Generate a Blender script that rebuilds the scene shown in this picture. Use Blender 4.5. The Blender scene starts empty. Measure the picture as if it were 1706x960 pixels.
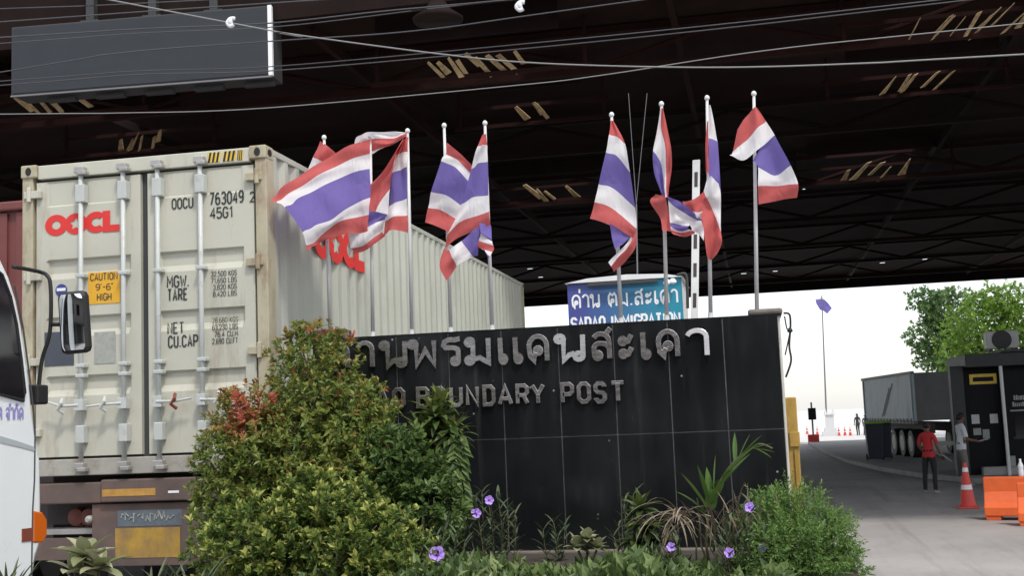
import bpy, bmesh, math, random
import numpy as np
from mathutils import Vector, Matrix, Euler

random.seed(7)
RNG = np.random.default_rng(7)
R = math.radians
SC = bpy.context.scene
COL = SC.collection

# ------------------------------------------------------------------ camera, sky, sun, exposure
F = 2000.0                                   # focal length in pixels of a 1706 px wide picture
YAW, PITCH, ROLL = R(11.3), R(6.25), R(2.3)
EYE = Vector((0, 0, 2.05))
FW = Vector((-math.sin(YAW) * math.cos(PITCH), math.cos(YAW) * math.cos(PITCH), math.sin(PITCH)))
_r0 = Vector((math.cos(YAW), math.sin(YAW), 0)); _u0 = _r0.cross(FW)
RT = math.cos(ROLL) * _r0 - math.sin(ROLL) * _u0
UP = math.sin(ROLL) * _r0 + math.cos(ROLL) * _u0
cd = bpy.data.cameras.new('camera'); cam = bpy.data.objects.new('camera', cd); COL.objects.link(cam)
cd.sensor_width = 36; cd.lens = F / 1706 * 36; cd.clip_start = .1; cd.clip_end = 3000
cam.matrix_world = Matrix(((RT.x, UP.x, -FW.x, EYE.x), (RT.y, UP.y, -FW.y, EYE.y), (RT.z, UP.z, -FW.z, EYE.z), (0, 0, 0, 1)))
SC.camera = cam

SUN_EL, SUN_AZ = R(56), R(143)               # azimuth clockwise from +Y: behind the camera, a little to the right
w = bpy.data.worlds.new('World'); SC.world = w; w.use_nodes = True
nt = w.node_tree; bg = nt.nodes['Background']
sky = nt.nodes.new('ShaderNodeTexSky'); sky.sky_type = 'NISHITA'; sky.sun_disc = False
sky.sun_elevation = SUN_EL; sky.sun_rotation = SUN_AZ; sky.dust_density = 2; sky.air_density = 1.0; sky.ozone_density = .8
nt.links.new(sky.outputs[0], bg.inputs[0]); bg.inputs[1].default_value = .10
bg2 = nt.nodes.new('ShaderNodeBackground'); bg2.inputs[0].default_value = (1, .975, .94, 1); bg2.inputs[1].default_value = .62   # thin bright cloud
ad = nt.nodes.new('ShaderNodeAddShader'); nt.links.new(bg.outputs[0], ad.inputs[0]); nt.links.new(bg2.outputs[0], ad.inputs[1])
nt.links.new(ad.outputs[0], nt.nodes['World Output'].inputs[0])
sd = bpy.data.lights.new('sun', 'SUN'); sun = bpy.data.objects.new('sun', sd); COL.objects.link(sun)
sd.energy = 1.9; sd.angle = R(8); sd.color = (1, .96, .9)
_sv = Vector((math.sin(SUN_AZ) * math.cos(SUN_EL), math.cos(SUN_AZ) * math.cos(SUN_EL), math.sin(SUN_EL)))
sun.rotation_euler = _sv.to_track_quat('Z', 'Y').to_euler()
SC.view_settings.view_transform = 'Standard'; SC.view_settings.look = 'None'
SC.view_settings.exposure = 0.3; SC.view_settings.gamma = 1
try: SC.view_settings.use_curve_mapping = False
except Exception: pass
SC.cycles.use_denoising = True
SC.cycles.max_bounces = 6

# ------------------------------------------------------------------ measuring: a photo point to a site point on a known plane
def ray(px, py): return FW + RT * ((px - 853) / F) - UP * ((py - 480) / F)
def aty(px, py, Y): d = ray(px, py); return EYE + d * (Y / d.y)
def atx(px, py, X): d = ray(px, py); return EYE + d * (X / d.x)
def atz(px, py, z=0.0): d = ray(px, py); return EYE + d * ((z - EYE.z) / d.z)

# ------------------------------------------------------------------ objects
ORG = {}
def setp(o, label=None, cat=None, group=None, kind=None):
    if label: o['label'] = label
    if cat: o['category'] = cat
    if group: o['group'] = group
    if kind: o['kind'] = kind
    return o
def thing(name, label, cat, loc=(0, 0, 0), rz=0, group=None):
    o = bpy.data.objects.new(name, None); COL.objects.link(o); o.empty_display_size = .2
    o.location = loc; o.rotation_euler = (0, 0, rz); ORG[o.name] = Vector(loc)
    return setp(o, label, cat, group)

class MB:
    def __init__(s): s.v = []; s.f = []; s.uv = {}; s.tint = None; s.mi = None
    def add(s, vs, fs):
        n = len(s.v); s.v += [tuple(p) for p in vs]; s.f += [tuple(i + n for i in f) for f in fs]; return s
    def box(s, a, b, M=None):
        x0, y0, z0 = a; x1, y1, z1 = b
        vs = [(x0, y0, z0), (x1, y0, z0), (x1, y1, z0), (x0, y1, z0), (x0, y0, z1), (x1, y0, z1), (x1, y1, z1), (x0, y1, z1)]
        if M is not None: vs = [M @ Vector(p) for p in vs]
        return s.add(vs, [(0, 3, 2, 1), (4, 5, 6, 7), (0, 1, 5, 4), (1, 2, 6, 5), (2, 3, 7, 6), (3, 0, 4, 7)])
    def cbox(s, c, d, M=None):
        return s.box([c[i] - d[i] / 2 for i in range(3)], [c[i] + d[i] / 2 for i in range(3)], M)
    def tube(s, pts, r, n=8, cap=True):
        pts = [Vector(p) for p in pts]; k = len(pts)
        rs = r if isinstance(r, (list, tuple)) else [r] * k
        base = len(s.v); up = None
        for i, p in enumerate(pts):
            t = (pts[min(i + 1, k - 1)] - pts[max(i - 1, 0)])
            t = t.normalized() if t.length > 1e-9 else Vector((0, 0, 1))
            if up is None:
                up = Vector((0, 0, 1)) if abs(t.z) < .9 else Vector((1, 0, 0))
            up = (up - t * up.dot(t)); up = up.normalized() if up.length > 1e-6 else t.orthogonal().normalized()
            sd_ = t.cross(up)
            for j in range(n):
                a = 2 * math.pi * j / n; s.v.append(tuple(p + (up * math.cos(a) + sd_ * math.sin(a)) * rs[i]))
        for i in range(k - 1):
            for j in range(n):
                j2 = (j + 1) % n; s.f.append((base + i * n + j, base + i * n + j2, base + (i + 1) * n + j2, base + (i + 1) * n + j))
        if cap:
            s.f.append(tuple(base + j for j in range(n))[::-1]); s.f.append(tuple(base + (k - 1) * n + j for j in range(n)))
        return s
    def lathe(s, c, prof, n=16, axis='z'):
        base = len(s.v); c = Vector(c)
        for (r, h) in prof:
            for j in range(n):
                a = 2 * math.pi * j / n; x, y = r * math.cos(a), r * math.sin(a)
                p = {'z': (x, y, h), 'x': (h, x, y), 'y': (x, h, y)}[axis]
                s.v.append(tuple(c + Vector(p)))
        k = len(prof)
        for i in range(k - 1):
            for j in range(n):
                j2 = (j + 1) % n; s.f.append((base + i * n + j, base + i * n + j2, base + (i + 1) * n + j2, base + (i + 1) * n + j))
        s.f.append(tuple(base + j for j in range(n))[::-1]); s.f.append(tuple(base + (k - 1) * n + j for j in range(n)))
        return s
    def prism(s, poly, d):          # poly: 3-D points in one plane, d: thickness vector
        n = len(poly); d = Vector(d); a = [Vector(p) for p in poly]
        return s.add(a + [p + d for p in a], [tuple(range(n))[::-1], tuple(range(n, 2 * n))] + [(i, (i + 1) % n, n + (i + 1) % n, n + i) for i in range(n)])
    def build(s, name, mat, parent=None, smooth=False, bevel=0, fix=True):
        o0 = ORG.get(parent.name, Vector()) if parent else Vector()
        me = bpy.data.meshes.new(name)
        me.from_pydata([(p[0] - o0.x, p[1] - o0.y, p[2] - o0.z) for p in s.v], [], s.f)
        mats = mat if isinstance(mat, (list, tuple)) else [mat]
        for m in mats: me.materials.append(m)
        if s.mi: me.polygons.foreach_set('material_index', s.mi)
        if s.tint is not None:
            at = me.attributes.new('tint', 'FLOAT', 'POINT'); at.data.foreach_set('value', np.asarray(s.tint, dtype=np.float32))
        if fix:
            bm = bmesh.new(); bm.from_mesh(me); bmesh.ops.recalc_face_normals(bm, faces=bm.faces); bm.to_mesh(me); bm.free()
        if smooth: me.polygons.foreach_set('use_smooth', [True] * len(me.polygons))
        me.update()
        o = bpy.data.objects.new(name, me); COL.objects.link(o)
        if parent: o.parent = parent
        ORG[o.name] = o0
        if bevel:
            b = o.modifiers.new('bevel', 'BEVEL'); b.width = bevel; b.segments = 2; b.limit_method = 'ANGLE'; b.angle_limit = R(40)
        return o

# ------------------------------------------------------------------ materials
def mat(name, col, rough=.6, metal=0, var=.0, scale=4, bump=0, bscale=60, spec=.5, dirt=None, stretch=(1, 1, 1), coat=0):
    m = bpy.data.materials.new(name); m.use_nodes = True; t = m.node_tree; b = t.nodes['Principled BSDF']
    b.inputs['Roughness'].default_value = rough; b.inputs['Metallic'].default_value = metal
    b.inputs['Specular IOR Level'].default_value = spec; b.inputs['Coat Weight'].default_value = coat
    b.inputs['Base Color'].default_value = (*col, 1)
    L = t.links.new
    if var or bump or dirt:
        tc = t.nodes.new('ShaderNodeTexCoord'); mp = t.nodes.new('ShaderNodeMapping'); mp.inputs['Scale'].default_value = stretch
        L(tc.outputs['Object'], mp.inputs[0])
    last = None
    if var:
        n = t.nodes.new('ShaderNodeTexNoise'); n.inputs['Scale'].default_value = scale; n.inputs['Detail'].default_value = 8; n.inputs['Roughness'].default_value = .65
        L(mp.outputs[0], n.inputs['Vector'])
        r = t.nodes.new('ShaderNodeMapRange'); r.inputs[1].default_value = .25; r.inputs[2].default_value = .75
        r.inputs[3].default_value = 1 - var; r.inputs[4].default_value = 1 + var; L(n.outputs[0], r.inputs[0])
        v = t.nodes.new('ShaderNodeVectorMath'); v.operation = 'SCALE'; v.inputs[0].default_value = col; L(r.outputs[0], v.inputs['Scale']); last = v.outputs[0]
        L(last, b.inputs['Base Color'])
        rr = t.nodes.new('ShaderNodeMapRange'); rr.inputs[3].default_value = max(0, rough - .12); rr.inputs[4].default_value = min(1, rough + .12)
        L(n.outputs[0], rr.inputs[0]); L(rr.outputs[0], b.inputs['Roughness'])
    if dirt:                       # (colour, amount 0..1, noise scale, stretch)
        dcol, amt, dsc, dst = dirt
        mp2 = t.nodes.new('ShaderNodeMapping'); mp2.inputs['Scale'].default_value = dst; L(tc.outputs['Object'], mp2.inputs[0])
        n = t.nodes.new('ShaderNodeTexNoise'); n.inputs['Scale'].default_value = dsc; n.inputs['Detail'].default_value = 10; n.inputs['Roughness'].default_value = .7
        L(mp2.outputs[0], n.inputs['Vector'])
        r = t.nodes.new('ShaderNodeMapRange'); r.inputs[1].default_value = .62 - amt * .3; r.inputs[2].default_value = .75; r.inputs[4].default_value = .9
        L(n.outputs[0], r.inputs[0])
        mx = t.nodes.new('ShaderNodeMix'); mx.data_type = 'RGBA'; L(r.outputs[0], mx.inputs[0]); mx.inputs[7].default_value = (*dcol, 1)
        if last: L(last, mx.inputs[6])
        else: mx.inputs[6].default_value = (*col, 1)
        L(mx.outputs[2], b.inputs['Base Color'])
    if bump:
        n = t.nodes.new('ShaderNodeTexNoise'); n.inputs['Scale'].default_value = bscale; n.inputs['Detail'].default_value = 4; L(tc.outputs['Object'], n.inputs['Vector'])
        bp = t.nodes.new('ShaderNodeBump'); bp.inputs['Strength'].default_value = bump; bp.inputs['Distance'].default_value = .02
        L(n.outputs[0], bp.inputs['Height']); L(bp.outputs[0], b.inputs['Normal'])
    return m

def leafmat(name, stops, rough=.45, trans=.25):
    m = bpy.data.materials.new(name); m.use_nodes = True; t = m.node_tree; b = t.nodes['Principled BSDF']; L = t.links.new
    a = t.nodes.new('ShaderNodeAttribute'); a.attribute_name = 'tint'
    cr = t.nodes.new('ShaderNodeValToRGB'); el = cr.color_ramp.elements
    while len(el) < len(stops): el.new(.5)
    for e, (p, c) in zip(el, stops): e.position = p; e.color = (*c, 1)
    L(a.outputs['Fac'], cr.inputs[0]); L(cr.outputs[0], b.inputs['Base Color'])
    b.inputs['Roughness'].default_value = rough; b.inputs['Specular IOR Level'].default_value = .35
    tr = t.nodes.new('ShaderNodeBsdfTranslucent'); L(cr.outputs[0], tr.inputs[0])
    mx = t.nodes.new('ShaderNodeMixShader'); mx.inputs[0].default_value = trans
    L(b.outputs[0], mx.inputs[1]); L(tr.outputs[0], mx.inputs[2]); L(mx.outputs[0], t.nodes['Material Output'].inputs[0])
    return m

M = {}
M['road'] = mat('worn concrete road', (.34, .325, .315), .85, var=.22, scale=.35, bump=.25, bscale=30, dirt=((.15, .14, .135), .45, .25, (1, .35, 1)))
def roadmat(m):
    t = m.node_tree; b = t.nodes['Principled BSDF']; L = t.links.new; src = b.inputs['Base Color'].links[0].from_socket
    tc = t.nodes.new('ShaderNodeTexCoord')
    def add(src, fac_sock, col):
        x = t.nodes.new('ShaderNodeMix'); x.data_type = 'RGBA'; L(fac_sock, x.inputs[0]); L(src, x.inputs[6]); x.inputs[7].default_value = (*col, 1); return x.outputs[2]
    def rng(x, a, b_, c_, d_):
        r = t.nodes.new('ShaderNodeMapRange'); r.inputs[1].default_value, r.inputs[2].default_value, r.inputs[3].default_value, r.inputs[4].default_value = a, b_, c_, d_; L(x, r.inputs[0]); return r.outputs[0]
    def noise(sc, st):
        mp = t.nodes.new('ShaderNodeMapping'); mp.inputs['Scale'].default_value = st; L(tc.outputs['Object'], mp.inputs[0]); n = t.nodes.new('ShaderNodeTexNoise'); n.inputs['Scale'].default_value = sc; n.inputs['Detail'].default_value = 9; n.inputs['Roughness'].default_value = .7; L(mp.outputs[0], n.inputs['Vector']); return n.outputs[0]
    src = add(src, rng(noise(1.6, (1, .035, 1)), .52, .72, 0, .6), (.12, .115, .11))       # tyre tracks along the lanes
    src = add(src, rng(noise(.9, (1, .6, 1)), .60, .70, 0, .55), (.46, .44, .42))           # pale worn patches
    src = add(src, rng(noise(2.4, (1, 1, 1)), .68, .76, 0, .8), (.07, .065, .06))           # oil spots
    L(src, b.inputs['Base Color'])
roadmat(M['road'])
M['pave'] = mat('pavement concrete', (.30, .29, .28), .85, var=.2, scale=.8, bump=.2, bscale=30)
M['kerb'] = mat('kerb concrete', (.33, .32, .31), .85, var=.25, scale=2)
M['soil'] = mat('planter soil', (.05, .04, .03), .95, var=.3, scale=6, bump=.5, bscale=25)
M['concrete'] = mat('planter concrete', (.28, .27, .25), .85, var=.2, scale=3, bump=.2)
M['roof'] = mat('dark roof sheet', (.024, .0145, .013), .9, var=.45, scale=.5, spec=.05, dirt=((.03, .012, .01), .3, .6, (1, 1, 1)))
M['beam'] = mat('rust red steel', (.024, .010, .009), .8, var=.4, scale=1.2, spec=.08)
M['beamdark'] = mat('near black steel', (.016, .010, .009), .8, var=.4, scale=1.2, spec=.08)  # darker version of the beam steel
M['ochre'] = mat('sunlit ochre slats', (.40, .29, .15), .7, var=.6, scale=7, dirt=((.10, .06, .035), .4, 9, (1, 1, 1)))  # sunlit tone put into the colour of the roof slats
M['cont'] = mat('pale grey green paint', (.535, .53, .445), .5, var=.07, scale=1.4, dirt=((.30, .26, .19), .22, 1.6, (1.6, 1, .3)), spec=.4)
M['contshade'] = mat('shaded grey green paint', (.45, .465, .40), .5, var=.1, scale=1.0, dirt=((.25, .25, .21), .2, 1.2, (1, 1, .25)), spec=.4)  # darker copy of the door paint, canopy shade put into the colour
M['contrust'] = mat('stained cream post paint', (.45, .41, .29), .6, var=.15, scale=4, dirt=((.20, .10, .045), .38, 5, (1, 1, .4)))
M['sill'] = mat('grimy grey sill paint', (.36, .35, .31), .6, var=.15, scale=3, dirt=((.18, .12, .08), .3, 4, (1, 1, 1)))
M['rod'] = mat('pale rod paint', (.50, .53, .51), .4, var=.08, scale=5, dirt=((.32, .27, .2), .15, 9, (1, 1, 1)))
M['black'] = mat('black rubber', (.014, .014, .015), .6)
M['gasket'] = mat('dark gasket rubber', (.05, .055, .055), .7)
M['ink'] = mat('dark green black ink', (.035, .045, .042), .7)
M['red'] = mat('bright red vinyl', (.70, .035, .03), .5, var=.06, scale=3)
M['caution'] = mat('yellow caution vinyl', (.78, .42, .03), .5, var=.05, scale=5)
M['hazard'] = mat('hazard yellow', (.75, .52, .06), .5, var=.2, scale=9)
M['bluevinyl'] = mat('blue sticker', (.04, .06, .26), .5)
M['plate'] = mat('grey plate', (.36, .37, .34), .5, var=.2, scale=20)
M['platedark'] = mat('dark plate', (.07, .08, .1), .4, var=.1, scale=9)
M['steel'] = mat('galvanised steel', (.45, .44, .42), .45, metal=.6, var=.15, scale=6)
M['redcont'] = mat('maroon container paint', (.17, .05, .045), .55, var=.2, scale=1.4)
M['chassis'] = mat('brown dusty chassis', (.125, .09, .078), .7, var=.3, scale=3, dirt=((.17, .09, .07), .35, 3, (1, 1, 1)))
M['chassisdark'] = mat('dark chassis', (.05, .04, .038), .7, var=.3, scale=3)
M['tape'] = mat('orange tape', (.48, .26, .06), .6, var=.3, scale=12)
M['numplate'] = mat('faded yellow plate', (.46, .28, .04), .6, var=.25, scale=6, dirt=((.13, .10, .09), .85, 6, (1, 1, .6)))
M['bluepatch'] = mat('faded blue sign', (.12, .15, .18), .6, var=.2, scale=6, dirt=((.09, .075, .07), .35, 9, (1, 1, 1)))
M['white'] = mat('white paint', (.72, .73, .72), .45, var=.06, scale=4)
M['letterwhite'] = mat('white lettering', (.82, .84, .86), .5)
M['cab'] = mat('white cab paint', (.82, .85, .85), .3, var=.03, scale=2, coat=.4)
M['cabgrey'] = mat('grey stripe', (.42, .46, .46), .4)
M['glass'] = mat('dark tinted glass', (.012, .011, .013), .08, spec=.5)
M['mirrorglass'] = mat('mirror glass', (.75, .78, .8), .03, metal=1)
M['purple'] = mat('purple door lettering', (.30, .27, .58), .5)
M['amber'] = mat('amber lens', (.62, .12, .01), .2, coat=.5)
M['redlens'] = mat('red brown lens', (.22, .06, .04), .3)
def granitemat():
    m = mat('polished black granite', (.014, .0155, .0165), .13, spec=.32); t = m.node_tree; b = t.nodes['Principled BSDF']; L = t.links.new
    tc = t.nodes.new('ShaderNodeTexCoord')
    def noise(sc, st=(1, 1, 1), det=6):
        mp = t.nodes.new('ShaderNodeMapping'); mp.inputs['Scale'].default_value = st; L(tc.outputs['Object'], mp.inputs[0])
        n = t.nodes.new('ShaderNodeTexNoise'); n.inputs['Scale'].default_value = sc; n.inputs['Detail'].default_value = det; L(mp.outputs[0], n.inputs['Vector']); return n.outputs[0]
    def rng(x, a, b_, c_, d_):
        r = t.nodes.new('ShaderNodeMapRange'); r.inputs[1].default_value, r.inputs[2].default_value, r.inputs[3].default_value, r.inputs[4].default_value = a, b_, c_, d_; L(x, r.inputs[0]); return r.outputs[0]
    def mix(f, a, c_):
        x = t.nodes.new('ShaderNodeMix'); x.data_type = 'RGBA'; L(f, x.inputs[0])
        if isinstance(a, tuple): x.inputs[6].default_value = (*a, 1)
        else: L(a, x.inputs[6])
        x.inputs[7].default_value = (*c_, 1); return x.outputs[2]
    base = mix(rng(noise(1.3), .4, .7, 0, 1), (.008, .009, .010), (.016, .017, .0185))
    streak = mix(rng(noise(3.2, (3, 1, .22), 9), .60, .78, 0, .55), base, (.055, .054, .05))
    v = t.nodes.new('ShaderNodeTexVoronoi'); v.inputs['Scale'].default_value = 7; L(tc.outputs['Object'], v.inputs['Vector'])
    dot = rng(v.outputs['Distance'], .035, .075, 1, 0); gate = rng(noise(1.1, (1, 1, 1.4), 2), .50, .56, 0, 1)
    mm = t.nodes.new('ShaderNodeMath'); mm.operation = 'MULTIPLY'; L(dot, mm.inputs[0]); L(gate, mm.inputs[1])
    L(mix(mm.outputs[0], streak, (.34, .34, .32)), b.inputs['Base Color'])
    L(rng(noise(2.6, (2, 1, .4), 8), .35, .7, .08, .34), b.inputs['Roughness'])
    bp = t.nodes.new('ShaderNodeBump'); bp.inputs['Strength'].default_value = .06; bp.inputs['Distance'].default_value = .05; L(noise(1.6, (1, 1, 1), 1), bp.inputs['Height']); L(bp.outputs[0], b.inputs['Normal'])
    return m
M['granite'] = granitemat()
M['grout'] = mat('pale grout', (.30, .30, .285), .85, var=.45, scale=7)
M['wallside'] = mat('cream wall render', (.62, .61, .56), .8, var=.15, scale=5, dirt=((.3, .27, .2), .2, 6, (1, 1, .5)))
M['capred'] = mat('red brown cap', (.12, .05, .04), .7, var=.2, scale=7)
M['capgrey'] = mat('grey brown cap', (.17, .15, .13), .7, var=.3, scale=9)
M['letter'] = mat('brushed steel letter', (.46, .43, .41), .26, metal=.95, var=.3, scale=14, stretch=(1, 1, 3))
M['letterside'] = M['letter']
M['pole'] = mat('white pole', (.62, .62, .62), .4, var=.06, scale=6)
M['poledark'] = mat('grey pole', (.16, .16, .17), .4, var=.06, scale=6)
M['orange'] = mat('orange plastic', (.80, .14, .03), .5, var=.12, scale=3, dirt=((.35, .10, .05), .15, 5, (1, 1, 1)))
M['conered'] = mat('red cone plastic', (.62, .055, .045), .5, var=.1, scale=6)
M['reflect'] = mat('white reflective band', (.75, .75, .74), .5)
M['bottle'] = mat('clear bottle plastic', (.7, .75, .78), .12)
M['booth'] = mat('black booth panel', (.012, .012, .014), .7, spec=.2, var=.2, scale=3)
M['boothgrey'] = mat('dark grey fascia', (.035, .036, .038), .6, var=.2, scale=3)
M['paper'] = mat('paper notice', (.62, .62, .6), .7)
M['ac'] = mat('aircon casing', (.50, .50, .48), .5, var=.1, scale=5)
M['dump'] = mat('lit grey blue tipper steel', (.42, .50, .55), .55, var=.25, scale=1.5, dirt=((.10, .09, .085), .3, 1.6, (1, 1, .3)))  # lit long side, light from the exit put into the colour
M['dumpdark'] = mat('dark shaded tipper steel', (.15, .155, .16), .6, var=.25, scale=1.5)  # darker copy, the tailgate's shade is in the colour
M['yellowpost'] = mat('yellow rusty post', (.38, .24, .045), .6, var=.2, scale=5, dirt=((.15, .08, .04), .5, 8, (1, 1, .4)))
M['shirt_red'] = mat('red shirt', (.52, .03, .035), .85, var=.12, scale=12)
M['shirt_white'] = mat('white shirt', (.66, .68, .70), .85, var=.06, scale=12)
M['trouser_black'] = mat('black trousers', (.018, .017, .02), .85)
M['trouser_grey'] = mat('grey trousers', (.19, .18, .16), .85, var=.1, scale=10)
M['skin'] = mat('brown skin', (.16, .08, .05), .55)
M['hair'] = mat('black hair', (.012, .01, .01), .6)
M['shoe'] = mat('pale sandals', (.36, .32, .28), .7)
M['dark'] = mat('dark clothing', (.03, .03, .033), .85)
M['bark'] = mat('bark', (.09, .07, .05), .9, var=.3, scale=8)
M['stem'] = mat('green brown stem', (.09, .085, .04), .8, var=.3, scale=12)
M['cable'] = mat('weathered cable', (.07, .07, .078), .5)
M['cablepale'] = mat('pale cable', (.24, .24, .235), .5)
M['petal'] = mat('violet petal', (.40, .24, .74), .55, var=.12, scale=30)
M['throat'] = mat('dark violet throat', (.16, .06, .34), .6)
M['ledface'] = mat('dim led panel', (.020, .024, .030), .45, var=.25, scale=3, stretch=(.5, 1, 2))
M['segment'] = mat('dark brown reflective tape', (.06, .045, .045), .5)
M['bin'] = mat('dark blue bin', (.02, .025, .05), .5, var=.2, scale=3)
M['lime'] = mat('lime green lid', (.25, .42, .06), .5)
M['monument'] = mat('pale monument plaster', (.62, .63, .64), .8)
M['house'] = mat('weathered render', (.13, .12, .11), .85, var=.3, scale=.5)

def flagmat():
    m = bpy.data.materials.new('striped flag cloth'); m.use_nodes = True; t = m.node_tree; b = t.nodes['Principled BSDF']; L = t.links.new
    a = t.nodes.new('ShaderNodeAttribute'); a.attribute_name = 'tint'
    cr = t.nodes.new('ShaderNodeValToRGB'); cr.color_ramp.interpolation = 'CONSTANT'; el = cr.color_ramp.elements
    red, wh, bl = (.66, .15, .145), (.90, .885, .90), (.21, .165, .48)
    while len(el) < 5: el.new(.5)
    for e, (p, c) in zip(el, [(0, red), (1 / 6, wh), (1 / 3, bl), (2 / 3, wh), (5 / 6, red)]): e.position = p; e.color = (*c, 1)
    L(a.outputs['Fac'], cr.inputs[0]); L(cr.outputs[0], b.inputs['Base Color'])
    b.inputs['Roughness'].default_value = .8; b.inputs['Specular IOR Level'].default_value = .2
    tc = t.nodes.new('ShaderNodeTexCoord'); n = t.nodes.new('ShaderNodeTexNoise'); n.inputs['Scale'].default_value = 5; n.inputs['Detail'].default_value = 5; n.inputs['Distortion'].default_value = .8
    mp = t.nodes.new('ShaderNodeMapping'); mp.inputs['Rotation'].default_value = (0, R(35), 0); mp.inputs['Scale'].default_value = (2.2, 1, .8); L(tc.outputs['Object'], mp.inputs[0])
    L(mp.outputs[0], n.inputs['Vector']); bp = t.nodes.new('ShaderNodeBump'); bp.inputs['Strength'].default_value = .5; bp.inputs['Distance'].default_value = .05
    L(n.outputs[0], bp.inputs['Height']); L(bp.outputs[0], b.inputs['Normal'])
    tr = t.nodes.new('ShaderNodeBsdfTranslucent'); L(cr.outputs[0], tr.inputs[0])
    mx = t.nodes.new('ShaderNodeMixShader'); mx.inputs[0].default_value = .42
    L(b.outputs[0], mx.inputs[1]); L(tr.outputs[0], mx.inputs[2]); L(mx.outputs[0], t.nodes['Material Output'].inputs[0])
    return m
M['flag'] = flagmat()

def signmat():                      # printed sign: indigo on the left turning to teal on the right
    m = mat('blue to teal sign print', (.1, .1, .3), .4); t = m.node_tree; b = t.nodes['Principled BSDF']
    tc = t.nodes.new('ShaderNodeTexCoord'); sx = t.nodes.new('ShaderNodeSeparateXYZ'); cr = t.nodes.new('ShaderNodeValToRGB')
    t.links.new(tc.outputs['Generated'], sx.inputs[0]); t.links.new(sx.outputs[0], cr.inputs[0]); t.links.new(cr.outputs[0], b.inputs['Base Color'])
    e = cr.color_ramp.elements; e[0].position = .1; e[0].color = (.06, .075, .28, 1); e[1].position = .9; e[1].color = (.02, .25, .36, 1)
    return m
M['sign'] = signmat()

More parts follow.
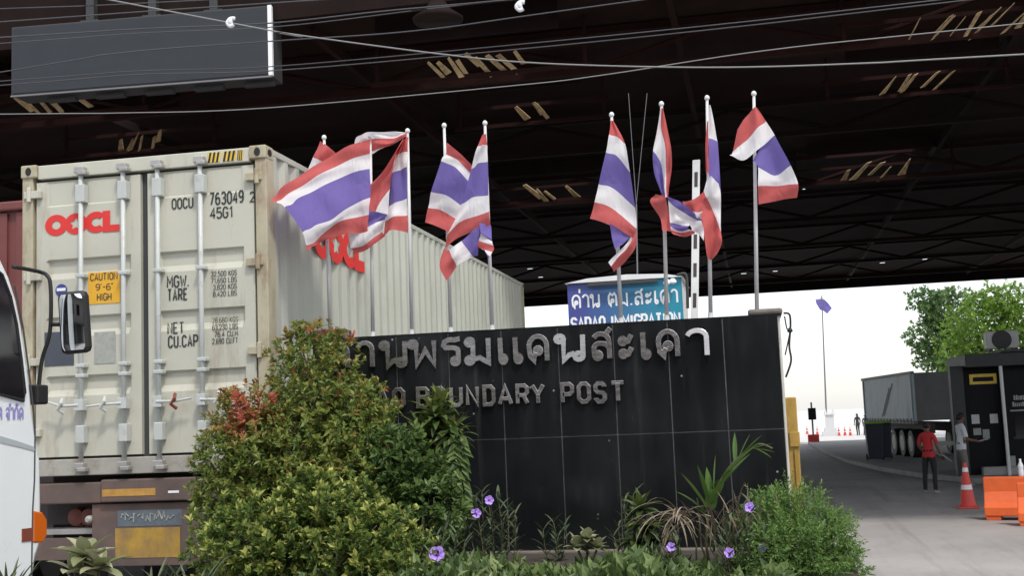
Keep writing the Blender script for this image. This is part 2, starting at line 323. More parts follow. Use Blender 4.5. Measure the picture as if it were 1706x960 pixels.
# ------------------------------------------------------------------ lettering: every character is a set of pen strokes
def arc(cx, cy, rx, ry, a0, a1, n=8):
    return [(cx + rx * math.cos(R(a0 + (a1 - a0) * i / n)), cy + ry * math.sin(R(a0 + (a1 - a0) * i / n))) for i in range(n + 1)]
def ring(cx, cy, r, ry=None, n=10): return ('c', [(cx + r * math.cos(2 * math.pi * i / n), cy + (ry or r) * math.sin(2 * math.pi * i / n)) for i in range(n)])
c = .18
def _o(x0, y0, x1, y1, c=c): return ('c', [(x0 + c, y0), (x1 - c, y0), (x1, y0 + c), (x1, y1 - c), (x1 - c, y1), (x0 + c, y1), (x0, y1 - c), (x0, y0 + c)])
GL = {   # blocky chamfered capitals on a box 0.6 wide, 1 high
 'O': [_o(0, 0, .6, 1)], '0': [_o(0, 0, .6, 1)], 'D': [('c', [(0, 0), (.42, 0), (.6, .18), (.6, .82), (.42, 1), (0, 1)])],
 'B': [('c', [(0, 0), (.44, 0), (.6, .14), (.6, .4), (.48, .52), (.58, .64), (.58, .86), (.44, 1), (0, 1)]), [(0, .52), (.48, .52)]],
 'U': [[(0, 1), (0, .18), (.18, 0), (.42, 0), (.6, .18), (.6, 1)]], 'N': [[(0, 0), (0, 1), (.6, 0), (.6, 1)]],
 'A': [[(0, 0), (.3, 1), (.6, 0)], [(.1, .3), (.5, .3)]], 'R': [[(0, 0), (0, 1), (.44, 1), (.6, .86), (.6, .6), (.44, .46), (0, .46)], [(.36, .46), (.6, 0)]],
 'Y': [[(0, 1), (.3, .48), (.6, 1)], [(.3, .48), (.3, 0)]], 'P': [[(0, 0), (0, 1), (.44, 1), (.6, .86), (.6, .58), (.44, .44), (0, .44)]],
 'S': [[(.6, .8), (.6, .84), (.44, 1), (.16, 1), (0, .86), (0, .66), (.14, .52), (.46, .48), (.6, .34), (.6, .14), (.44, 0), (.16, 0), (0, .16), (0, .2)]],
 'T': [[(0, 1), (.6, 1)], [(.3, 1), (.3, 0)]], 'C': [[(.6, .78), (.6, .82), (.42, 1), (.18, 1), (0, .82), (0, .18), (.18, 0), (.42, 0), (.6, .18), (.6, .22)]],
 'G': [[(.6, .78), (.6, .82), (.42, 1), (.18, 1), (0, .82), (0, .18), (.18, 0), (.42, 0), (.6, .18), (.6, .46), (.34, .46)]],
 'L': [[(0, 1), (0, 0), (.55, 0)]], 'I': [[(.1, 0), (.1, 1)]], 'H': [[(0, 0), (0, 1)], [(.6, 0), (.6, 1)], [(0, .5), (.6, .5)]],
 'M': [[(0, 0), (0, 1), (.34, .35), (.68, 1), (.68, 0)]], 'W': [[(0, 1), (.17, 0), (.36, .7), (.55, 0), (.72, 1)]],
 'E': [[(.55, 1), (0, 1), (0, 0), (.55, 0)], [(0, .52), (.45, .52)]], 'F': [[(.55, 1), (0, 1), (0, 0)], [(0, .52), (.45, .52)]],
 'K': [[(0, 0), (0, 1)], [(.58, 1), (0, .42)], [(.2, .6), (.6, 0)]], 'X': [[(0, 0), (.6, 1)], [(0, 1), (.6, 0)]],
 '1': [[(.05, .8), (.28, 1), (.28, 0)]], '2': [[(0, .8), (.1, .96), (.3, 1), (.5, .96), (.6, .8), (.58, .6), (0, 0), (.6, 0)]],
 '3': [[(0, .86), (.16, 1), (.44, 1), (.6, .86), (.6, .64), (.44, .52), (.2, .52)], [(.44, .52), (.6, .38), (.6, .14), (.44, 0), (.16, 0), (0, .14)]],
 '4': [[(.45, 0), (.45, 1), (0, .3), (.62, .3)]], '5': [[(.56, 1), (.05, 1), (.02, .56), (.42, .6), (.6, .44), (.6, .16), (.42, 0), (.14, 0), (0, .14)]],
 '6': [[(.55, .95), (.2, .95), (0, .7), (0, .18), (.16, 0), (.44, 0), (.6, .16), (.6, .42), (.44, .56), (0, .5)]], '7': [[(0, 1), (.6, 1), (.2, 0)]],
 '8': [('c', [(.16, .53), (.02, .66), (.02, .86), (.16, 1), (.44, 1), (.58, .86), (.58, .66), (.44, .53)]), ('c', [(.16, .53), (0, .4), (0, .14), (.16, 0), (.44, 0), (.6, .14), (.6, .4), (.44, .53)])],
 '9': [[(.05, .05), (.4, .05), (.6, .3), (.6, .82), (.44, 1), (.16, 1), (0, .84), (0, .58), (.16, .44), (.6, .5)]],
 '.': [[(.02, .0), (.02, .1)]], ',': [[(.05, .1), (0, -.1)]], '-': [[(.05, .5), (.4, .5)]], "'": [[(.05, 1.05), (.05, .85)]], '"': [[(.05, 1.05), (.05, .85)], [(.2, 1.05), (.2, .85)]], ' ': [],
}
WID = {'I': .2, '.': .08, ',': .1, "'": .1, '"': .25, 'M': .68, 'W': .72, '-': .45, '1': .36, ' ': .3}
TH = {   # looped Thai letters: (width, strokes)
 'า': (.62, [arc(.33, .72, .28, .28, 165, 0, 8) + [(.61, 0)]]),
 'น': (.92, [ring(.14, .87, .12), [(.26, .9), (.26, 0), (.42, .2), (.60, .27)], ring(.74, .14, .13), [(.87, 1), (.87, .12)]]),
 'พ': (1.0, [ring(.13, .87, .12), [(.25, .9), (.25, 0), (.55, .62), (.85, 0), (.85, 1)]]),
 'ร': (.72, [ring(.52, .12, .12), [(.64, .1), (.64, .52)] + arc(.40, .52, .24, .15, 0, 90, 4) + [(.16, .68), (.08, .78)] + [(.12, .92)] + arc(.36, .86, .24, .14, 150, 60, 4) + [(.60, 1.0), (.72, 1.02)]]),
 'ม': (.95, [ring(.14, .87, .12), [(.26, .9), (.26, .12)], ring(.14, .13, .12), [(.26, .16), (.5, .22), (.82, .0), (.82, 1)]]),
 'เ': (.42, [[(.14, 1), (.14, .12)], ring(.27, .13, .13)]),
 'ด': (.88, [ring(.46, .42, .12), [(.36, .36), (.28, .18), (.28, 0), (.12, .2), (.08, .55)] + arc(.46, .6, .38, .40, 175, 0, 9) + [(.84, 0)]]),
 'ต': (.9, [ring(.46, .42, .12), [(.36, .36), (.28, .18), (.28, 0), (.12, .2), (.08, .55), (.1, .8), (.25, 1), (.46, .84), (.66, 1), (.82, .8), (.84, .6), (.84, 0)]]),
 'ส': (.92, [ring(.26, .14, .13), [(.13, .16), (.12, .38)] + arc(.36, .42, .24, .2, 170, 90, 4) + [(.56, .6), (.72, .48)], [(.76, 0), (.76, .7)] + arc(.42, .7, .34, .3, 0, 150, 7), [(.60, .94), (.84, 1.22)]]),
 'ล': (.86, [ring(.26, .14, .13), [(.13, .16), (.12, .38)] + arc(.36, .42, .24, .2, 170, 90, 4) + [(.56, .6), (.72, .48)], [(.76, 0), (.76, .7)] + arc(.42, .7, .34, .3, 0, 150, 7)]),
 'ะ': (.62, [ring(.17, .68, .11), [(.27, .63), (.42, .66), (.58, .92)], ring(.17, .18, .11), [(.27, .13), (.42, .16), (.58, .42)]]),
 '่': (0, [[(-.25, 1.18), (-.25, 1.5)]]), '.': (.2, [[(.08, 0), (.08, .12)]]), ' ': (.45, []),
 'จ': (.75, [ring(.28, .42, .12), [(.4, .42), (.4, .05), (.62, .2)] , [(.12, .8)] + arc(.36, .7, .3, .3, 150, 0, 6) + [(.66, .0)]]),
 'ำ': (.62, [arc(.33, .72, .28, .28, 165, 0, 8) + [(.61, 0)], ring(-.1, 1.25, .1)]),
 'ก': (.8, [[(.1, 0), (.1, .6), (.2, .72), (.08, .8)] + arc(.42, .68, .34, .32, 150, 0, 7) + [(.76, 0)]]),
 'ั': (0, [ring(-.5, 1.24, .09), [(-.4, 1.2), (-.1, 1.35)]]), 'ิ': (0, [arc(-.4, 1.15, .25, .2, 180, 0, 6) + [(-.65, 1.15)]]),
 '์': (0, [ring(-.3, 1.22, .09), [(-.24, 1.3), (-.05, 1.5)]]),
}
def ribbon(mb, pts, closed, t, to3, depth, z):
    q_ = []
    for p in pts:
        if not q_ or (abs(p[0] - q_[-1][0]) + abs(p[1] - q_[-1][1])) > 1e-5: q_.append(p)
    pts = q_; n = len(pts); L_, R_ = [], []
    for i in range(n):
        p = Vector(pts[i]).to_2d() if len(pts[i]) > 2 else Vector(pts[i])
        a = Vector(pts[i - 1]) if (closed or i > 0) else None
        b = Vector(pts[(i + 1) % n]) if (closed or i < n - 1) else None
        d1 = (p - a).normalized() if a is not None else None
        d2 = (b - p).normalized() if b is not None else None
        if d1 is None: d1 = d2
        if d2 is None: d2 = d1
        n1, n2 = Vector((-d1.y, d1.x)), Vector((-d2.y, d2.x))
        m = n1 + n2
        m = n1 if m.length < 1e-3 else m.normalized()
        k = min(1 / max(m.dot(n1), .2), 1.8)
        L_.append(p + m * t / 2 * k); R_.append(p - m * t / 2 * k)
    top = [to3(q, z) for q in L_] + [to3(q, z) for q in R_]
    m = n if closed else n - 1
    fs = [(i, (i + 1) % n, n + (i + 1) % n, n + i) for i in range(m)]
    if depth:
        bot = [to3(q, z - depth) for q in L_] + [to3(q, z - depth) for q in R_]
        o = 2 * n
        fs += [(i, o + i, o + (i + 1) % n, (i + 1) % n) for i in range(m)] + [(n + i, n + (i + 1) % n, o + n + (i + 1) % n, o + n + i) for i in range(m)]
        if not closed: fs += [(0, n, o + n, o), (n - 1, o + n - 1, o + 2 * n - 1, 2 * n - 1)]
        top += bot
    mb.add(top, fs)
def glyph(mb, strokes, x, s, wf, t, to3, depth=0, step=.0004):
    for k, st in enumerate(strokes):
        closed = isinstance(st, tuple); pts = st[1] if closed else st
        ribbon(mb, [(x + p[0] * s * wf, p[1] * s) for p in pts], closed, t, to3, depth, k * step)
def text(mb, string, org, right, up, s, wf=1, t=.14, gap=.22, depth=0, thai=False, width=None):
    right = Vector(right).normalized(); up = Vector(up).normalized(); nrm = right.cross(up); org = Vector(org)
    tab = (lambda ch: TH[ch]) if thai else (lambda ch: (WID.get(ch, .6), GL[ch]))
    if width:                                   # fit the string to a measured width
        n = sum(tab(ch)[0] for ch in string); g = sum(1 for ch in string if tab(ch)[0] > 0) - 1
        wf = (width - g * gap * s * 1.0) / max(n * s, 1e-6)
        if wf < .3: wf = .3
    x = 0
    for ch in string:
        wd, st = tab(ch)
        glyph(mb, st, x, s, wf, t * s, lambda q, z: org + right * q[0] + up * q[1] + nrm * z, depth)
        if wd > 0: x += wd * s * wf + gap * s
    return x

XA, ZA = Vector((1, 0, 0)), Vector((0, 0, 1))
def rear(px, py, Y): return aty(px, py, Y)

# ================================================================== SETTING
g = MB(); g.add([(-400, -120, 0), (400, -120, 0), (400, 900, 0), (-400, 900, 0)], [(0, 1, 2, 3)])
setp(g.build('road', M['road'], fix=False), kind='structure')
# raised pavement on the right, with its kerb edge
kp = [atz(1352, 741), atz(1380, 757), atz(1420, 773), atz(1475, 786), atz(1540, 797), atz(1620, 806), atz(1760, 815)]
pv = MB(); far = kp[0].y + 1.2
top = [(p.x, p.y) for p in kp]
poly = [(kp[0].x + .6, far)] + top + [(40, kp[-1].y), (40, far)]
pv.prism([(x, y, .004) for x, y in poly], (0, 0, .128))
setp(pv.build('pavement', M['pave']), kind='structure')
kb = MB()
for (x0, y0), (x1, y1) in zip(top[:-1], top[1:]):
    d = Vector((x1 - x0, y1 - y0)).normalized(); n = Vector((d.y, -d.x)) * .16
    if n.y > 0: n = -n
    kb.prism([(x0, y0, .006), (x1, y1, .006), (x1 + n.x, y1 + n.y, .006), (x0 + n.x, y0 + n.y, .006)], (0, 0, .14))
setp(kb.build('kerb', M['kerb'], bevel=.02), kind='structure')

# ------------------------------------------------------------------ canopy over the border lanes
RZ = 9.0
pF = aty(1000, 504, 60.0); slopeF = (pF.z - EYE.z) / 60.0
YF = (8.3 - EYE.z) / slopeF                  # far edge, from its height in the picture
YN = 18.2
canopy = thing('border_canopy', 'vast dark steel canopy roof spanning all the lanes behind the flags', 'canopy', (0, 40, 0))
holes = []
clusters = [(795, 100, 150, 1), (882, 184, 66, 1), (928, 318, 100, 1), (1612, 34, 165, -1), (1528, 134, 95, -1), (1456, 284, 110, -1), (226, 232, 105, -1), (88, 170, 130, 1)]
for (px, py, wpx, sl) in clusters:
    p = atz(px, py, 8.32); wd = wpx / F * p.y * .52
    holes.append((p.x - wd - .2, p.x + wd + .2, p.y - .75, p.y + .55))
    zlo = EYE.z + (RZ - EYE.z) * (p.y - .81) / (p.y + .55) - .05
    baf = MB(); baf.box((p.x - wd - .8, p.y - .84, zlo), (p.x + wd + .8, p.y - .78, 8.995)); baf.build('baffle', M['beamdark'], canopy)  # strip added to hide bright sky through the opening
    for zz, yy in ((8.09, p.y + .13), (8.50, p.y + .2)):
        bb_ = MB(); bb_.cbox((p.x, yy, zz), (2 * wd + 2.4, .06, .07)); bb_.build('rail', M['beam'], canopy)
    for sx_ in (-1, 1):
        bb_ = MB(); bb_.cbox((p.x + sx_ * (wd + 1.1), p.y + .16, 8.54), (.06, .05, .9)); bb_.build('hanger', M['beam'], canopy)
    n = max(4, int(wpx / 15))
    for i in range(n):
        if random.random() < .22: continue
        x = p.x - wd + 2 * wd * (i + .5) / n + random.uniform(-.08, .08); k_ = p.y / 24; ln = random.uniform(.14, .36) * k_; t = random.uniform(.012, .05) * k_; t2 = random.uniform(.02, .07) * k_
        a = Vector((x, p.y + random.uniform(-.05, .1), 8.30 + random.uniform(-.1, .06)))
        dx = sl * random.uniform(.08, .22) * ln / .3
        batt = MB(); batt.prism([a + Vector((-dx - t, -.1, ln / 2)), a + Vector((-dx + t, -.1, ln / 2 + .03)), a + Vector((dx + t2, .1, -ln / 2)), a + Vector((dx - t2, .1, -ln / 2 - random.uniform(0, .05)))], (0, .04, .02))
        batt.build('sun_patch_slat', M['ochre'], canopy)  # wedges shaped and coloured as patches of sun on the trusses
for (px, py) in [(885, 448), (905, 462), (980, 440), (1235, 456), (1290, 452), (1335, 470), (1345, 474), (1400, 464), (1428, 470), (1466, 438), (1500, 433), (1536, 432), (1440, 300), (1345, 315), (1180, 322)]:
    p = atz(px + random.uniform(-6, 6), py, RZ)
    if p.y > YF - 1.5: continue
    wd = random.uniform(3, 9) / F * p.y / 2; dp = .06 + .2 * max(0, (p.y - 30) / 40)
    holes.append((p.x - wd, p.x + wd, p.y - dp / 2, p.y + dp / 2))
X0, X1 = -52.0, 34.0
xs = sorted(set([X0, X1] + [h[0] for h in holes] + [h[1] for h in holes])); ys = sorted(set([YN, YF] + [h[2] for h in holes] + [h[3] for h in holes]))
rf = MB(); idx = {}
for i, x in enumerate(xs):
    for j, y in enumerate(ys): idx[i, j] = len(rf.v); rf.v.append((x, y, RZ))
for i in range(len(xs) - 1):
    for j in range(len(ys) - 1):
        cx, cy = (xs[i] + xs[i + 1]) / 2, (ys[j] + ys[j + 1]) / 2
        if any(h[0] < cx < h[1] and h[2] < cy < h[3] for h in holes): continue
        rf.f.append((idx[i, j], idx[i + 1, j], idx[i + 1, j + 1], idx[i, j + 1]))
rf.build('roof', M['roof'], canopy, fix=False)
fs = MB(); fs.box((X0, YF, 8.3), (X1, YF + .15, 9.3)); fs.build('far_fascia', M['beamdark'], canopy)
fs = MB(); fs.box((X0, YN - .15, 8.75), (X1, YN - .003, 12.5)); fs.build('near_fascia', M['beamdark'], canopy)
y = YN + 2.6; k = 0
while y < YF - 2:
    t = MB(); z0 = 8.18
    t.cbox(((X0 + X1) / 2, y, z0), (X1 - X0, .14, .12)); t.cbox(((X0 + X1) / 2, y, 8.9), (X1 - X0, .14, .12))
    x = X0 + 1.2; s_ = 1
    while x < X1 - 2.4:
        a, b = (z0 + .06, 8.84) if s_ > 0 else (8.84, z0 + .06)
        t.tube([(x, y, a), (x + 2.2, y, b)], .045, 6); x += 2.2; s_ = -s_
    t.build('truss', M['beam'] if k % 2 == 0 else M['beamdark'], canopy); y += 6.4; k += 1
for i in range(14):
    x = X0 + 3 + i * 6
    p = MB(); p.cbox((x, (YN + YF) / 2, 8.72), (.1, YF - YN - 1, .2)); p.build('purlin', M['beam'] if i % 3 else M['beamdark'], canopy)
for x in (-44, -26, -16, 27):
    for y in (YN + 2.6, YN + 2.6 + 6.4 * 3, YN + 2.6 + 6.4 * 6):
        cmb = MB(); cmb.cbox((x, y, 4.06), (.4, .4, 8.1)); cmb.build('column', M['beamdark'], canopy, bevel=.02)

# ceiling fan like lamp hanging in the canopy
p = atz(785, 88, 7.75)
t = thing('hanging_lamp', 'dark bell shaped lamp hanging from the canopy between sunlit slats', 'lamp', (p.x, p.y - 2, 7.6))
q = MB(); q.lathe((p.x, p.y - 2, 7.6), [(.34, 0), (.36, .05), (.20, .16), (.10, .30), (.05, .34)], 14); q.build('lamp_shade', M['beamdark'], t, smooth=True)
q = MB(); q.tube([(p.x, p.y - 2, 7.94), (p.x, p.y - 2, 8.98)], .07, 8); q.build('stem', M['beamdark'], t)

# ------------------------------------------------------------------ LED board hung on the front of the canopy
YL = 17.6
tl = aty(19, 45, YL); bl = aty(19, 159, YL); zt, zb = tl.z, bl.z
dr = ray(451, 8); YRt = dr.y * (zt - EYE.z) / dr.z; tr = aty(451, 8, YRt)
ax = Vector((tr.x - tl.x, tr.y - tl.y, 0)); Lw = ax.length; rz = math.atan2(ax.y, ax.x)
led = thing('led_board', 'long dark led message board hung high at the front of the canopy', 'sign board', (tl.x, tl.y, zb), rz)
def local_build(mb, *a, **k):               # geometry already written in the thing's own axes
    par = a[2]; keep = ORG[par.name]; ORG[par.name] = Vector(); o = mb.build(*a, **k); ORG[par.name] = keep; ORG[o.name] = Vector(); return o
H_ = zt - zb
b = MB(); b.box((0, 0, 0), (Lw, .55, H_)); local_build(b, 'cabinet', M['boothgrey'], led, bevel=.015)
b = MB(); nr = 64
for i in range(nr):
    z = .03 + (H_ - .06) * i / nr; b.box((.03, -.014, z), (Lw - .06, -.002, z + (H_ - .06) / nr * .93))
local_build(b, 'screen', M['ledface'], led)
b = MB(); b.box((Lw - .055, -.02, .0), (Lw + .012, .06, H_)); local_build(b, 'edge_trim', M['letterwhite'], led, bevel=.006)
b = MB(); b.box((0, -.02, -.03), (Lw, .02, -.004)); local_build(b, 'frame', M['poledark'], led)
for px in (145, 250, 352):
    x = (px - 19) / (451 - 19) * Lw
    b = MB(); b.box((x - .07, .15, H_ + .003), (x + .07, .3, H_ + 1.3)); b.box((x - .16, .12, H_ + .003), (x + .16, .33, H_ + .06)); local_build(b, 'hanger', M['boothgrey'], led)
for i in range(5):
    x = Lw * (.12 + .19 * i); b = MB(); b.box((x, .18, -.1), (x + .5, .3, -.035)); local_build(b, 'floodlight', M['boothgrey'], led)

# ------------------------------------------------------------------ shipping container on its trailer
CX1, CY0, CZ0 = -4.2, 9.95, 1.70
CX0, CY1, CZ1 = CX1 - 2.438, CY0 + 12.192, CZ0 + 2.896
ct = thing('shipping_container', 'pale grey green forty foot container with red letters on its rear doors', 'container', (CX1 - 1.2, CY0, CZ0))
def RP(px, py): return aty(px, py, CY0)      # a photo point on the rear face
q = MB(); q.box((CX0, CY0 + .02, CZ0), (CX0 + .11, CY0 + .2, CZ1 - .002)); q.build('corner_post', M['contrust'], ct, bevel=.01)
q = MB(); q.box((CX1 - .11, CY0 + .02, CZ0), (CX1, CY0 + .2, CZ1 - .002)); q.build('corner_post', M['contrust'], ct, bevel=.01)
q = MB(); q.box((CX1 - .11, CY1 - .2, CZ0), (CX1, CY1, CZ1 - .002)); q.build('corner_post', M['contrust'], ct, bevel=.01)
for x in (CX0, CX1):
    for y in (CY0, CY1 - .178):
        for z in (CZ0, CZ1 - .118):
            sx = x - .005 if x == CX0 else x - .157
            cc = MB(); cc.box((sx, y, z), (sx + .162, y + .178, z + .122))
            o = cc.build('corner_casting', M['contrust'], ct, bevel=.012)
            if y == CY0:
                h = MB(); cx = sx + .081; pts = [(cx + .03 * math.cos(a) , y - .003, z + .06 + .04 * math.sin(a)) for a in [i * math.pi / 6 for i in range(12)]]
                h.prism(pts, (0, .002, 0)); h.build('hole', M['black'], o)
            if x == CX1:
                h = MB(); pts = [(x + .008, y + .09 + .045 * math.cos(a), z + .06 + .033 * math.sin(a)) for a in [i * math.pi / 6 for i in range(12)]]
                h.prism(pts, (.001, 0, 0)); h.build('hole', M['black'], o)
q = MB(); q.box((CX0 + .16, CY0 + .025, CZ1 - .135), (CX1 - .16, CY0 + .2, CZ1 - .004)); q.build('header_rail', M['cont'], ct, bevel=.008)
q = MB(); q.box((CX0 + .16, CY0 + .025, CZ0 + .0), (CX1 - .16, CY0 + .2, CZ0 + .15)); q.build('sill', M['sill'], ct, bevel=.008)
q = MB(); q.box((CX0 + .1, CY0 + .09, CZ0 + .151), (CX1 - .1, CY0 + .12, CZ1 - .136)); q.build('door_gasket', M['gasket'], ct)
DX = (CX0 + .135, RP(231, 500).x, RP(243, 500).x, CX1 - .135)
DZ0, DZ1 = CZ0 + .175, CZ1 - .165
zl = [RP(110, 430).z, RP(110, 527).z, RP(110, 626).z]
for x0, x1 in ((DX[0], DX[1]), (DX[2], DX[3])):
    gx = [x0, x0 + .10, x0 + .125, x1 - .125, x1 - .10, x1]
    rows = [(DZ0, 0), (DZ0 + .02, 0)]
    for z in reversed(zl): rows += [(z - .19, 0), (z - .13, 1), (z - .02, 1), (z, 0)]
    rows += [(DZ1 - .24, 0), (DZ1 - .225, .25), (DZ1 - .01, .25), (DZ1, 0)]
    d = MB(); n = len(gx)
    for (z, dp) in rows:
        for i, x in enumerate(gx): d.v.append((x, CY0 + .045 + (.036 * dp if 2 <= i <= 3 else 0), z))
    for j in range(len(rows) - 1):
        for i in range(n - 1): d.f.append((j * n + i, j * n + i + 1, (j + 1) * n + i + 1, (j + 1) * n + i))
    nb = len(d.v)                            # returns to the door's back
    d.box((x0, CY0 + .086, DZ0), (x1, CY0 + .089, DZ1)); d.box((x0, CY0 + .046, DZ0), (x0 + .003, CY0 + .085, DZ1)); d.box((x1 - .003, CY0 + .046, DZ0), (x1, CY0 + .085, DZ1))
    d.box((x0, CY0 + .046, DZ1 + .0005), (x1, CY0 + .085, DZ1 + .003)); d.box((x0, CY0 + .046, DZ0 - .003), (x1, CY0 + .085, DZ0 - .0005))
    d.build('door', M['cont'], ct)
rodx = [RP(136, 530).x, RP(207, 530).x, RP(265, 530).x, RP(337, 530).x]
for i, x in enumerate(rodx):
    yr = CY0 - .012
    r_ = MB(); r_.tube([(x, yr, CZ0 + .10), (x, yr, CZ1 - .10)], .0215, 10); rod = r_.build('lock_rod', M['rod'], ct, smooth=True)
    for z, hw, hh in ((CZ1 - .31, .045, .085), (CZ0 + .37, .042, .08), (CZ0 + .9, .045, .018), (RP(136, 460).z, .045, .018), (RP(136, 610).z, .045, .018)):
        k = MB(); k.box((x - hw, yr - .028, z - hh), (x + hw, CY0 + .044, z + hh)); k.build('bracket', M['rod'], rod, bevel=.008)
    for z in (CZ1 - .09, CZ0 + .085):
        k = MB(); k.box((x - .05, yr - .04, z - .03), (x + .045, CY0 + .024, z + .03)); k.box((x - .02, yr - .045, z - .05), (x + .065, CY0 + .023, z - .012)); k.build('cam_lock', M['steel'], rod, bevel=.008)
    hz = RP(210, 672).z; sgn = -1 if i in (0, 1) else 1
    k = MB(); k.box((x - .045, yr - .05, hz - .05), (x + .045, yr + .03, hz + .05))
    k.tube([(x, yr - .045, hz), (x + sgn * .17, yr - .05, hz - .005), (x + sgn * .34, yr - .055, hz - .055 * sgn * (1 if i == 0 else -.3))], [.014, .013, .01], 8)
    k.build('handle', M['rod'], rod, bevel=.004)
    k = MB(); xx = x + sgn * .17; k.tube([(xx, yr - .03, hz + .06), (xx + .02, yr - .08, hz + .02), (xx - .02, yr - .075, hz - .03), (xx + .015, yr - .03, hz - .07)], .016, 8)
    k.build('handle_catch', M['redlens'] if i == 2 else M['rod'], rod)
for x, s_ in ((CX0 + .115, 1), (CX1 - .115, -1)):
    for z in (CZ1 - .28, RP(437, 435).z, RP(440, 583).z, CZ0 + .40):
        k = MB(); k.box((x - .085, CY0 - .0, z - .035), (x + (.085 if s_ > 0 else .075), CY0 + .043, z + .035)); k.tube([(x - s_ * .03, CY0 - .004, z - .07), (x - s_ * .03, CY0 - .004, z + .07)], .022, 8); k.build('hinge', M['contrust'] if s_ < 0 else M['cont'], ct, bevel=.006)
# corrugated side, far end, rails, roof
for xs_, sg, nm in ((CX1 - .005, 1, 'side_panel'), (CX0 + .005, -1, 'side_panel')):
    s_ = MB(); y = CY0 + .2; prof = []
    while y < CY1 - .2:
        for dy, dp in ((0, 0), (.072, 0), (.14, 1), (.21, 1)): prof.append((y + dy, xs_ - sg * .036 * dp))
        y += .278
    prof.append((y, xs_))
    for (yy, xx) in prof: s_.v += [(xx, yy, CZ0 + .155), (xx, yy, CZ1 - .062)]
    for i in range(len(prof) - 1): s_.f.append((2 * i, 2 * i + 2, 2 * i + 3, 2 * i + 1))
    s_.build(nm, M['contshade'], ct)
    q = MB(); q.box((xs_ - .06 if sg > 0 else xs_, CY0 + .2, CZ1 - .06), (xs_ + .002 if sg > 0 else xs_ + .06, CY1 - .2, CZ1 - .003)); q.build('top_rail', M['contshade'], ct, bevel=.006)
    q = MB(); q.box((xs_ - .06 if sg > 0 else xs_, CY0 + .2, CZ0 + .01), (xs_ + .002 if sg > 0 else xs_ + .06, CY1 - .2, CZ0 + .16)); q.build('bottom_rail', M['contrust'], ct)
q = MB(); q.box((CX0 + .06, CY0 + .2, CZ1 - .055), (CX1 - .07, CY1 - .05, CZ1 - .03)); q.build('roof', M['contshade'], ct)
q = MB(); q.box((CX0 + .11, CY1 - .06, CZ0 + .02), (CX1 - .11, CY1 - .02, CZ1 - .06)); q.build('front_panel', M['contshade'], ct)
q = MB(); q.box((CX0 + .07, CY0 + .2, CZ0 + .02), (CX1 - .07, CY1 - .07, CZ0 + .1)); q.build('floor', M['chassisdark'], ct)
# decals and writing on the rear doors
YD = CY0 + .040
def DP(px, py): return aty(px, py, YD)
def label(name, s, px, py0, py1, m, wf=.62, t=.15, gap=.2, Y=YD, width_px=None, par=ct):
    p = aty(px, py1, Y); h = aty(px, py0, Y).z - p.z; mb = MB()
    wd = None
    if width_px: wd = (aty(px + width_px, py1, Y) - p).length
    text(mb, s, p, XA, ZA, h, wf, t, gap, width=wd); return mb.build(name, m, par, fix=False)
def patch(name, px0, py0, px1, py1, m, Y=YD, par=ct, th=.002):
    a, b_ = aty((px0 + px1) / 2, py0, Y), aty((px0 + px1) / 2, py1, Y); x0, x1 = aty(px0, (py0 + py1) / 2, Y).x, aty(px1, (py0 + py1) / 2, Y).x
    q = MB(); q.box((x0, Y, b_.z), (x1, Y + th, a.z)); return q.build(name, m, par)
label('container_number', 'OOCU', 287, 332, 348, M['ink'], width_px=34)
label('container_number', '763049', 350, 322, 341, M['ink'], width_px=55)
label('container_number', '2', 417, 320, 336, M['ink'], width_px=7)
label('container_number', '45G1', 351, 347, 364, M['ink'], width_px=36)
label('weight_lettering', 'MGW.', 279, 461, 479, M['ink'], width_px=35)
label('weight_lettering', 'TARE', 280, 483, 501, M['ink'], width_px=32)
label('weight_lettering', 'NET', 280, 539, 556, M['ink'], width_px=26)
label('weight_lettering', 'CU.CAP', 281, 561, 579, M['ink'], width_px=48)
for i, s in enumerate(('32,500 KGS', '71,650 LBS', '3,820 KGS', '8,420 LBS')):
    label('weight_lettering', s.rjust(10), 352, 453 + i * 11.2, 461 + i * 11.2, M['ink'], t=.13, width_px=42)
for i, s in enumerate(('28,680 KGS', '63,230 LBS', '76.4 CU.M', '2,690 CU.FT')):
    label('weight_lettering', s.rjust(10), 354, 530.5 + i * 11.5, 539 + i * 11.5, M['ink'], t=.13, width_px=42)
patch('caution_sticker', 147, 453, 200, 506, M['caution'])
label('caution_lettering', 'CAUTION', 151, 457, 468, M['ink'], Y=YD - .002, width_px=44)
label('caution_lettering', '9\'-6"', 160, 474, 484, M['ink'], Y=YD - .002, width_px=28)
label('caution_lettering', 'HIGH', 162, 490, 501, M['ink'], Y=YD - .002, width_px=23)
patch('plate', 157, 553, 192, 606, M['plate'])
patch('door_plate', 74, 553, 123, 610, M['platedark'])
p = DP(102, 484); q = MB(); q.prism([(p.x + .06 * math.cos(i * math.pi / 8), YD, p.z + .06 * math.sin(i * math.pi / 8)) for i in range(16)], (0, .002, 0)); q.build('round_sticker', M['bluevinyl'], ct)
q = MB(); q.box((p.x - .045, YD - .002, p.z - .006), (p.x + .045, YD - .001, p.z + .022)); q.build('sticker_print', M['letterwhite'], ct)
